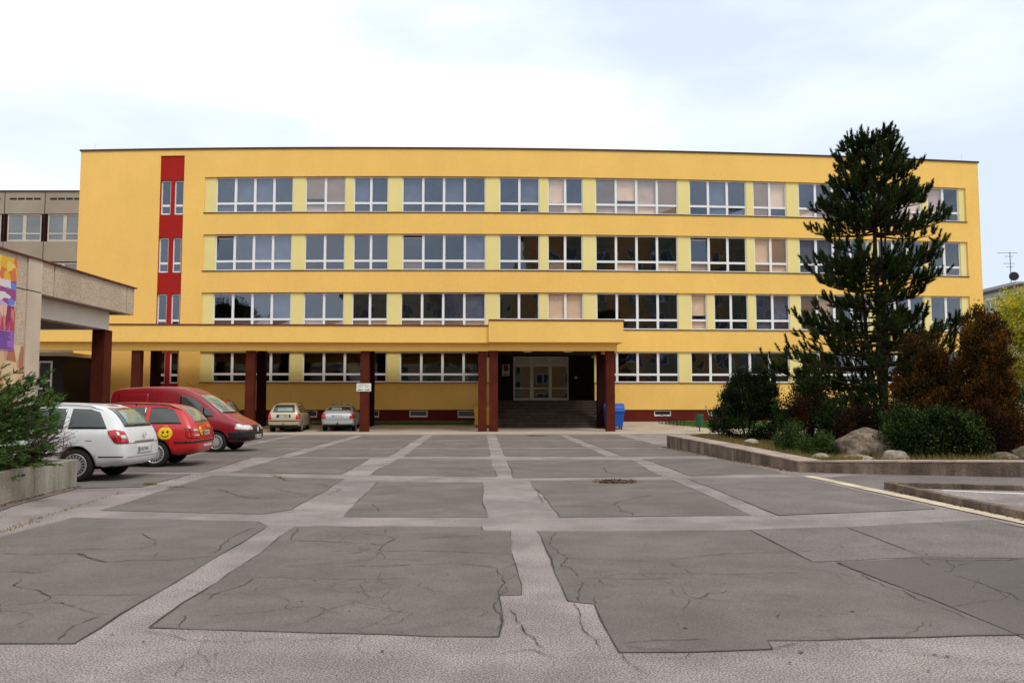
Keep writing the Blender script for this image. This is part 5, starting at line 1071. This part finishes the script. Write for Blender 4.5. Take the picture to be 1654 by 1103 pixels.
def spray(p0, az, el, L, r=.02):
    n = 9; p = Vector(p0); pts = [p.copy()]
    for i in range(n):
        e = el*(1-.25*i/n)+random.gauss(0, .05); a_ = az+random.gauss(0, .08); d = Vector((math.cos(a_)*math.cos(e), math.sin(a_)*math.cos(e), math.sin(e))); p = p+d*L/n; pts.append(p.copy())
        if i > 1:
            for q in range(5):
                sa = a_+random.choice((-1, 1))*random.uniform(.3, .9); se = e+random.uniform(-.35, .5); sd_ = Vector((math.cos(sa)*math.cos(se), math.sin(sa)*math.cos(se), math.sin(se))); sl = random.uniform(.08, .24)*(1.2-.5*i/n)
                for w in range(24): t = random.random(); JP.append(tuple(p+sd_*sl*t)); v = sd_*1.0+Vector((random.gauss(0, .45), random.gauss(0, .45), random.gauss(.15, .4))); JD.append(tuple(v))
    jb.tube(pts, r, .004, 5, cap=False)
tgt = [(100, 640-5), (58, 608), (95, 655), (82, 672), (118, 690), (75, 700), (92, 718), (70, 735), (78, 752), (45, 770), (30, 785), (10, 790), (20, 640), (45, 655), (60, 690), (30, 700), (10, 660), (0, 700), (-10, 740), (20, 745), (45, 730)]
for k in range(210):
    x, yv = random.choice(tgt[:11]) if k % 3 == 0 else random.choice(tgt); x += random.gauss(0, 14)-(0 if k % 3 == 0 else random.uniform(0, 90)); yv += random.gauss(0, 9); Yt = random.uniform(12.6, 14.9); e = D(min(x-30, 66), yv, Yt)
    if e.z < .42: e.z = .45-random.uniform(0, .12)
    o_ = Vector((-10.3+random.uniform(-.6, .3), 13.7+random.uniform(-.5, .5), .55)); d = e-o_; spray(o_+d*.2, math.atan2(d.y, d.x), math.asin(max(-1, min(1, d.z/d.length))), d.length*.85)
for (x, yv) in ((52, 607), (44, 614), (24, 630), (14, 640), (6, 650), (82, 650), (74, 655), (66, 648)):
    e = D(x, yv, 13.2); o_ = Vector((-9.9, 13.3, .8)); d = e-o_; spray(o_, math.atan2(d.y, d.x), math.asin(d.z/d.length), d.length)
attach(leaves('foliage', np.array(JP), np.array(JD), rng.uniform(.03, .06, len(JP)), .006, M['juniper'], None, True), jun); attach(jb.build('stem', M['bark']), jun)
rt = thing('red_twig_shrub', 'sparse bush with thin red twigs and leaves at the end of the planter', 'shrub', (-8.6, 14.9, .45))
tw = MB(); LP = []; LD = []
for k in range(95):
    e = D(random.uniform(62, 128), random.uniform(672, 742), random.uniform(14.5, 15.1)); o_ = Vector((-8.75+random.uniform(-.2, .2), 14.85+random.uniform(-.1, .1), .44)); mid = o_.lerp(e, .5)+Vector((0, 0, .08)); tw.tube([o_, mid, e], .006, .002, 4, cap=False)
    for q in range(14): t = random.uniform(.25, 1); p = o_.lerp(mid, t*2) if t < .5 else mid.lerp(e, t*2-1); LP.append(tuple(p+Vector((random.gauss(0, .015),)*3))); LD.append((random.gauss(.4, .6), random.gauss(0, .6), random.gauss(.3, .5)))
attach(tw.build('stem', M['rustred']), rt); attach(leaves('foliage', np.array(LP), np.array(LD), .032, .009, leafmat('reddish small leaves', [(.06, .015, .015), (.16, .05, .04), (.12, .09, .03)]), None), rt)

# ------------------------------------------------------------------ kerbs and island at the right
kb = thing('kerb_island', 'low granite kerb round a gravelled asphalt island at the right edge', 'kerb', (6.7, 14.9, 0))
k0 = G(1427, 789).xy; k1 = G(1656, 841).xy; kd = (k1-k0).normalized(); kend = k0+kd*9
def kerb(p, q, wdt=.14, h=.12, seg=1.0):
    L = (q-p).length; n = max(1, int(L/seg)); d = (q-p).normalized(); nn_ = Vector((-d.y, d.x))
    for k in range(n):
        a = p.lerp(q, k/n)+d*.004; c = p.lerp(q, (k+1)/n)-d*.004; jj = random.uniform(-.008, .008); hz_ = h+random.uniform(-.006, .006); m_ = MB()
        m_.hexa([(a.x, a.y, 0), (c.x, c.y, 0), (c.x+nn_.x*wdt, c.y+nn_.y*wdt, 0), (a.x+nn_.x*wdt, a.y+nn_.y*wdt, 0), (a.x+nn_.x*jj, a.y+nn_.y*jj, hz_), (c.x+nn_.x*jj, c.y+nn_.y*jj, hz_), (c.x+nn_.x*wdt, c.y+nn_.y*wdt, hz_), (a.x+nn_.x*wdt, a.y+nn_.y*wdt, hz_)]); attach(m_.build('kerb_stone', M['wallcon'], bevel=.012), kb)
kerb(k0, kend); kb2 = Vector((12.5, 13.6)); kerb(kb2, k0+Vector((.1, .0)))
b = MB(); b.face([(k0.x+.14, k0.y-.05, .03), (kend.x+.14, kend.y, .03), (13, kend.y, .03), (kb2.x, kb2.y-.1, .03)]); attach(b.build('island_surface', M['asphalt_light']), kb)
b = MB(); pa, pb_ = G(1520, 791.5, .03), G(1656, 797, .03); b.face([(pa.x, pa.y, .034), (pb_.x, pb_.y, .034), (pb_.x+2, pb_.y-.45, .034), (pb_.x+2, pb_.y-.6, .034), (pb_.x, pb_.y-.14, .034), (pa.x, pa.y-.12, .034)]); attach(b.build('white_line', M['white']), kb)
b = MB(); q0, q1 = G(1296, 769.5).xy, G(1654, 847).xy; dd_ = (q1-q0).normalized(); nn_ = Vector((dd_.y, -dd_.x)); ns = 22
for k in range(ns):
    a = q0+dd_*(k*.5+.006); c = q0+dd_*((k+1)*.5-.006); b.face([(a.x, a.y, .0125), (a.x-nn_.x*.25, a.y-nn_.y*.25, .0125), (c.x-nn_.x*.25, c.y-nn_.y*.25, .0125), (c.x, c.y, .0125)])
tag(b.build('kerb_strip', M['kerbline']), kind='structure')
# asphalt lane between bed and island
sheet('lane', [tuple(G(1330, 772).xy+Vector((.1, .1))), tuple(wallp[3]-Vector((0, .03))), tuple(wallp[4]-Vector((0, .03))), (19, 15.1), (16, 6), tuple(q1+dd_*5+Vector((.3, 0))), tuple(q0+Vector((.28, 0)))], .0045, M['asphalt_mid'])
def debris():
    i = random.choice((0, 1)); t = random.random(); p = wallp[i].lerp(wallp[i+1], t); return (p.x-random.random()*.25, p.y-random.random()*.15, .012)
P = np.array([debris() for _ in range(420)]+[tuple(Bp.xy.lerp(near, random.random()*.5)+Vector((random.random()*.12, 0)))+(.012,) for _ in range(160)]+[tuple(FW(random.uniform(7.6, 10.2), random.uniform(3, 5.5), 0).xy)+(.14,) for _ in range(90)]+[tuple(k0.lerp(kend, random.random()*.7)-Vector((random.random()*.1, 0)))+(.014,) for _ in range(140)])
o = leaves('fallen_leaves', P, rng.normal(size=(len(P), 3))*np.array([1, 1, .15]), .045, .014, leafmat('fallen brown leaves', [(.08, .04, .02), (.22, .10, .04), (.32, .17, .07)]), None); tag(o, 'scattered brown fallen leaves along the foot of the low walls', 'fallen leaves', kind='stuff')
# drain with leaf litter
dr = thing('drain_cover', 'round iron drain cover ringed with leaf litter in the paving', 'drain cover', tuple(G(994, 778.5)))
c = G(994, 778.5); b = MB(); b.tube([(c.x, c.y, .0), (c.x, c.y, .014)], .30, n=24); attach(b.build('cover', M['crack']), dr)
P = np.array([(c.x+rr*math.cos(t), c.y+rr*math.sin(t), .016) for rr, t in [(abs(random.gauss(.30, .08)), random.uniform(0, 6.28)) for _ in range(500)]])
attach(leaves('leaf_litter', P, rng.normal(size=(500, 3))*np.array([1, 1, .25]), .04, .012, leafmat('litter', [(.04, .022, .014), (.12, .06, .04), (.2, .11, .07)]), None), dr)
dr = thing('drain_cover', 'small flat drain cover with debris in front of the entrance columns', 'drain cover', tuple(G(866, 704)))
c = G(866, 704); b = MB(); b.tube([(c.x, c.y, .0), (c.x, c.y, .016)], .36, n=20); attach(b.build('cover', M['asphalt_darker']), dr)
P = np.array([(c.x+rr*math.cos(t), c.y+rr*math.sin(t), .018) for rr, t in [(abs(random.gauss(.34, .12)), random.uniform(0, 6.28)) for _ in range(160)]])
attach(leaves('leaf_litter', P, rng.normal(size=(160, 3))*np.array([1, 1, .25]), .05, .016, bpy.data.materials['litter'], None), dr)

# ------------------------------------------------------------------ bins, bike rack, pole
def container(label, x, y, z, w, h, d, m, rz_=0):
    t = thing('wheeled_bin', label, 'bin', (x, y, z), rz_)
    b = MB(); hb = h*.72; b.hexa([(-w*.42, -d*.40, .14), (w*.42, -d*.40, .14), (w*.42, d*.40, .14), (-w*.42, d*.40, .14), (-w*.5, -d*.5, hb), (w*.5, -d*.5, hb), (w*.5, d*.5, hb), (-w*.5, d*.5, hb)]); b.build('body', m, t, bevel=.03)
    b = MB(); n = 10; prof_ = [(-d*.52, hb+.01)]+[(-d*.5*math.cos(math.pi*i/n), hb+.04+(h-hb-.04)*math.sin(math.pi*i/n)) for i in range(n+1)]+[(d*.52, hb+.01)]
    b.prism([(p[0], p[1]) for p in prof_], -w*.52, w*.52, 0, lambda yy, zz, xx: (xx, yy, zz)); b.build('lid', m, t, True if False else False)
    b = MB(); b.box(-w*.54, w*.54, -d*.54, -d*.5, hb-.07, hb-.01); b.build('rim', m, t, bevel=.01)
    for sx in (-1, 1):
        b = MB(); b.tube([(sx*w*.53, 0, hb*.78), (sx*w*.60, 0, hb*.78)], .04, n=10); b.build('handle', M['black'], t)
        for sy in (-1, 1):
            b = MB(); b.tube([(sx*w*.36-.03, sy*d*.34, .09), (sx*w*.36+.03, sy*d*.34, .09)], .09, n=16); b.box(sx*w*.36-.04, sx*w*.36+.04, sy*d*.34-.03, sy*d*.34+.03, .08, .16); b.build('wheel', M['black'], t)
    return t
container('blue wheeled recycling container with rounded lid half behind a dark red column', D(992.5, 690, 45.6).x, 45.9, .03, 1.04, 1.42, .95, M['binblue'], .04)
container('yellow wheeled recycling container behind the twin dark red columns', D(779, 690, 46.6).x, 46.9, .08, .95, 1.28, .9, M['binyellow'], .04)
lb = thing('litter_bin', 'small dark green litter bin on a post at the lawn edge', 'litter bin', (G(1130, 697).x, G(1130, 697).y, .0))
b = MB(); b.tube([(0, 0, 0), (0, 0, .5)], .03, n=8); b.build('post', M['bingreen'], lb)
b = MB(); b.tube([(0, 0, .22), (0, 0, .26), (0, 0, .84)], .16, .205, 20); b.build('bucket', M['bingreen'], lb, bevel=0)
b = MB(); b.tube([(0, 0, .83), (0, 0, .90)], .215, .205, 20); b.box(-.15, .15, -.215, -.17, .72, .82); b.build('lid', M['bingreen'], lb)
bkx = U(1070, 680); br_ = thing('bicycle_rack', 'dark red steel bicycle rack on the beige paving below a cellar window', 'bicycle rack', FW(bkx, 2, zr(2)))
b = MB(); L_ = [FW(bkx-.5, 2.9-.0, zr(2.9)+.05), FW(bkx+.45, 1.2, zr(1.2)+.05)]
pa_, pb2 = FW(U(1056, 680)+.1, 3.0-.6, zr(2.4)), FW(U(1084, 686)+.05, 1.6+.0, zr(1.6))
pa_, pb2 = FW(U(1057, 676), 1.2, zr(1.2)), FW(U(1084, 686)-.3, 2.9, zr(2.9))
side = Vector((.42, .1, 0)); up_ = Vector((0, 0, 1))
for s_ in (0, 1):
    b.tube([pa_+side*s_+up_*.06, pb2+side*s_+up_*.06], .022, n=6); b.tube([pa_+side*s_+up_*.3, pb2+side*s_+up_*.3], .018, n=6)
for k in range(6):
    p = pa_.lerp(pb2, k/5); b.tube([p+up_*.02, p+up_*.42, p+side*.5+up_*.50, p+side+up_*.42, p+side+up_*.02], .016, n=6)
attach(b.build('frame', M['rustred']), br_)
p0 = D(1150, 681, 47.3); p1 = D(1141, 658, 47.3)
st_ = thing('wooden_stake', 'thin leaning bleached wooden stake by the lawn beside the litter bin', 'stake', p0)
b = MB(); b.tube([Vector(p0)-Vector((0, 0, .1)), p1], .025, .022, 6); attach(b.build('pole', M['wood']), st_)
b = MB(); dpp = (p1-p0).normalized(); b.tube([p1-dpp*.12, p1+dpp*.12], .055, .05, 4); attach(b.build('tip', M['wood']), st_)

# ------------------------------------------------------------------ apartment blocks: right background, and behind the viewer (mirrored in the glass)
def win_unit(m_frame, w, h, parent):
    f = MB(); 
    for (a, c, s, e) in ((-w/2, w/2, 0, .08), (-w/2, w/2, h-.08, h), (-w/2, -w/2+.08, .08, h-.08), (w/2-.08, w/2, .08, h-.08), (-.05, .05, .08, h-.08)): f.box(a, c, -.04, .03, s, e)
    fo = f.build('window', m_frame, parent); g = MB(); g.box(-w/2+.05, w/2-.05, -.02, .0, .05, h-.05); go = g.build('pane', M['darkglass'], fo); return fo, go
blk = thing('apartment_block', 'lilac grey and beige panel apartment block beyond the right end of the school', 'apartment block', (56, 100, 0))
BX = 54.4; bh = zat(466.5, 90.5)
b = MB(); b.box(BX, BX+12, 90, 130, 0, bh); attach(b.build('wall', M['greyblock']), blk)
b = MB(); b.box(BX-.05, BX+12, 60, 89.96, 0, bh); attach(b.build('wall', M['beigeblock']), blk)
b = MB(); b.box(BX-.3, BX+12.3, 59.8, 130.2, bh, bh+.22); attach(b.build('roof', M['coping']), blk)
b = MB(); b.box(BX+1.5, BX+7, 91, 99, bh+.22, bh+.95); attach(b.build('lift_house', M['greyblock']), blk)
b = MB(); pA = Vector((BX+1.6, 92, bh+.22)); b.tube([pA, pA+Vector((0, 0, 4.2))], .04, n=6)
for k, (z, l) in enumerate(((4.1, 1.4), (3.7, .6), (2.9, .8), (2.5, .5))): b.tube([pA+Vector((-l, 0, z)), pA+Vector((l*.6, 0, z))], .025, n=5)
attach(b.build('aerial', M['black']), blk)
b = MB(); q = pA+Vector((.1, -.4, 1.4)); b.tube([q, q+Vector((-.05, -.12, 0))], .5, .42, 18); attach(b.build('satellite_dish', M['black']), blk)
fo, go = win_unit(M['pvc'], 2.0, 1.5, None); fo.rotation_euler = (0, 0, R(-90)); first = True
for fl_ in range(4):
    for k, yy in enumerate((63.5, 68.5, 73.5, 78.5, 83.5, 88, 93.2, 98.2, 103.2)):
        a = fo if first else fo.copy(); g_ = go if first else go.copy()
        if not first: COL.objects.link(a); COL.objects.link(g_); g_.parent = a
        first = False; a.location = (BX-.06, yy, bh-2.2-fl_*2.85-(.0)); a.parent = blk; a.matrix_parent_inverse = blk.matrix_world.inverted() if False else Matrix.Translation((-56, -100, 0))
def rear_block(label, x0, x1, y, h, m, m2, nfl, dpt=12):
    t = thing('apartment_block', label, 'apartment block', ((x0+x1)/2, y-dpt/2, 0)); inv = Matrix.Translation((-(x0+x1)/2, -(y-dpt/2), 0))
    b = MB(); b.box(x0, x1, y-dpt, y, -.04, h); n = 4; w = (x1-x0)/8
    o = b.build('wall', m, t); o.matrix_parent_inverse = inv
    b = MB()
    for k in range(1, 8, 2): b.box(x0+k*w, x0+(k+1)*w, y, y+.06, 0, h-.3)
    o = b.build('wall_panel', m2, t); o.matrix_parent_inverse = inv
    b = MB(); b.box(x0-.3, x1+.3, y-dpt-.3, y+.3, h, h+.3); o = b.build('roof', M['coping'], t); o.matrix_parent_inverse = inv
    fo, go = win_unit(M['pvc'], 2.1, 1.5, t); cols = min(11, int((x1-x0)/4)); first = True
    for fl_ in range(nfl):
        for k in range(cols):
            a = fo if first else fo.copy(); g_ = go if first else go.copy()
            if not first: COL.objects.link(a); COL.objects.link(g_); g_.parent = a; a.parent = t
            first = False; a.rotation_euler = (0, 0, math.pi); a.location = (x0+(x1-x0)*(k+.5)/cols, y+.10, 1.2+fl_*2.9); a.matrix_parent_inverse = inv
    return t
rear_block('orange and brown panel block mirrored in the school windows', 8, 54, -16, 26.5, M['orangeblock'], M['creamblock'], 8)
rear_block('olive panel block mirrored low in the left school windows', -26, 12, -62, 23.5, M['creamblock'], M['beigeblock'], 7)
def rear_tree(label, x, y, h, w):
    t = thing('dark_tree', label, 'tree', (x, y, 0)); b = MB(); b.tube([(x, y, -.1), (x, y, h*.5), (x+.3, y, h*.85)], .3, .06, 8); attach(b.build('trunk', M['bark'], smooth=True), t)
    bl = [(x+random.uniform(-.4, .4)*w, y+random.uniform(-.4, .4)*w, h*random.uniform(.35, .8), w*random.uniform(.35, .6), w*.5, h*.16) for _ in range(9)]; P, Dv = clump_cloud(bl, 260, 45, .5, .3); attach(leaves('crown', P, Dv, .4, .14, M['bush'], None), t)
rear_tree('dark tree mirrored in the left school windows', -37, -28, 18, 6); rear_tree('broad dark tree mirrored beside the olive block', -30, -34, 14, 6)

# ------------------------------------------------------------------ groups of repeats
GR = {'parked_car': 'cars parked at the school', 'boulder': 'boulders in the raised bed', 'red_shrub': 'shrubs in the raised bed', 'green_shrub': 'shrubs in the raised bed', 'thuja_shrub': 'shrubs in the raised bed', 'yew_shrub': 'shrubs in the raised bed', 'barberry_shrub': 'shrubs in the raised bed', 'creeping_juniper': 'shrubs in the raised bed',
      'wheeled_bin': 'wheeled bins beside the entrance', 'drain_cover': 'drain covers in the paving', 'apartment_block': 'apartment blocks round the square', 'dark_tree': 'dark trees mirrored in the windows'}
for o in bpy.data.objects:
    if o.parent is None and o.name.split('.')[0] in GR: o['group'] = GR[o.name.split('.')[0]]
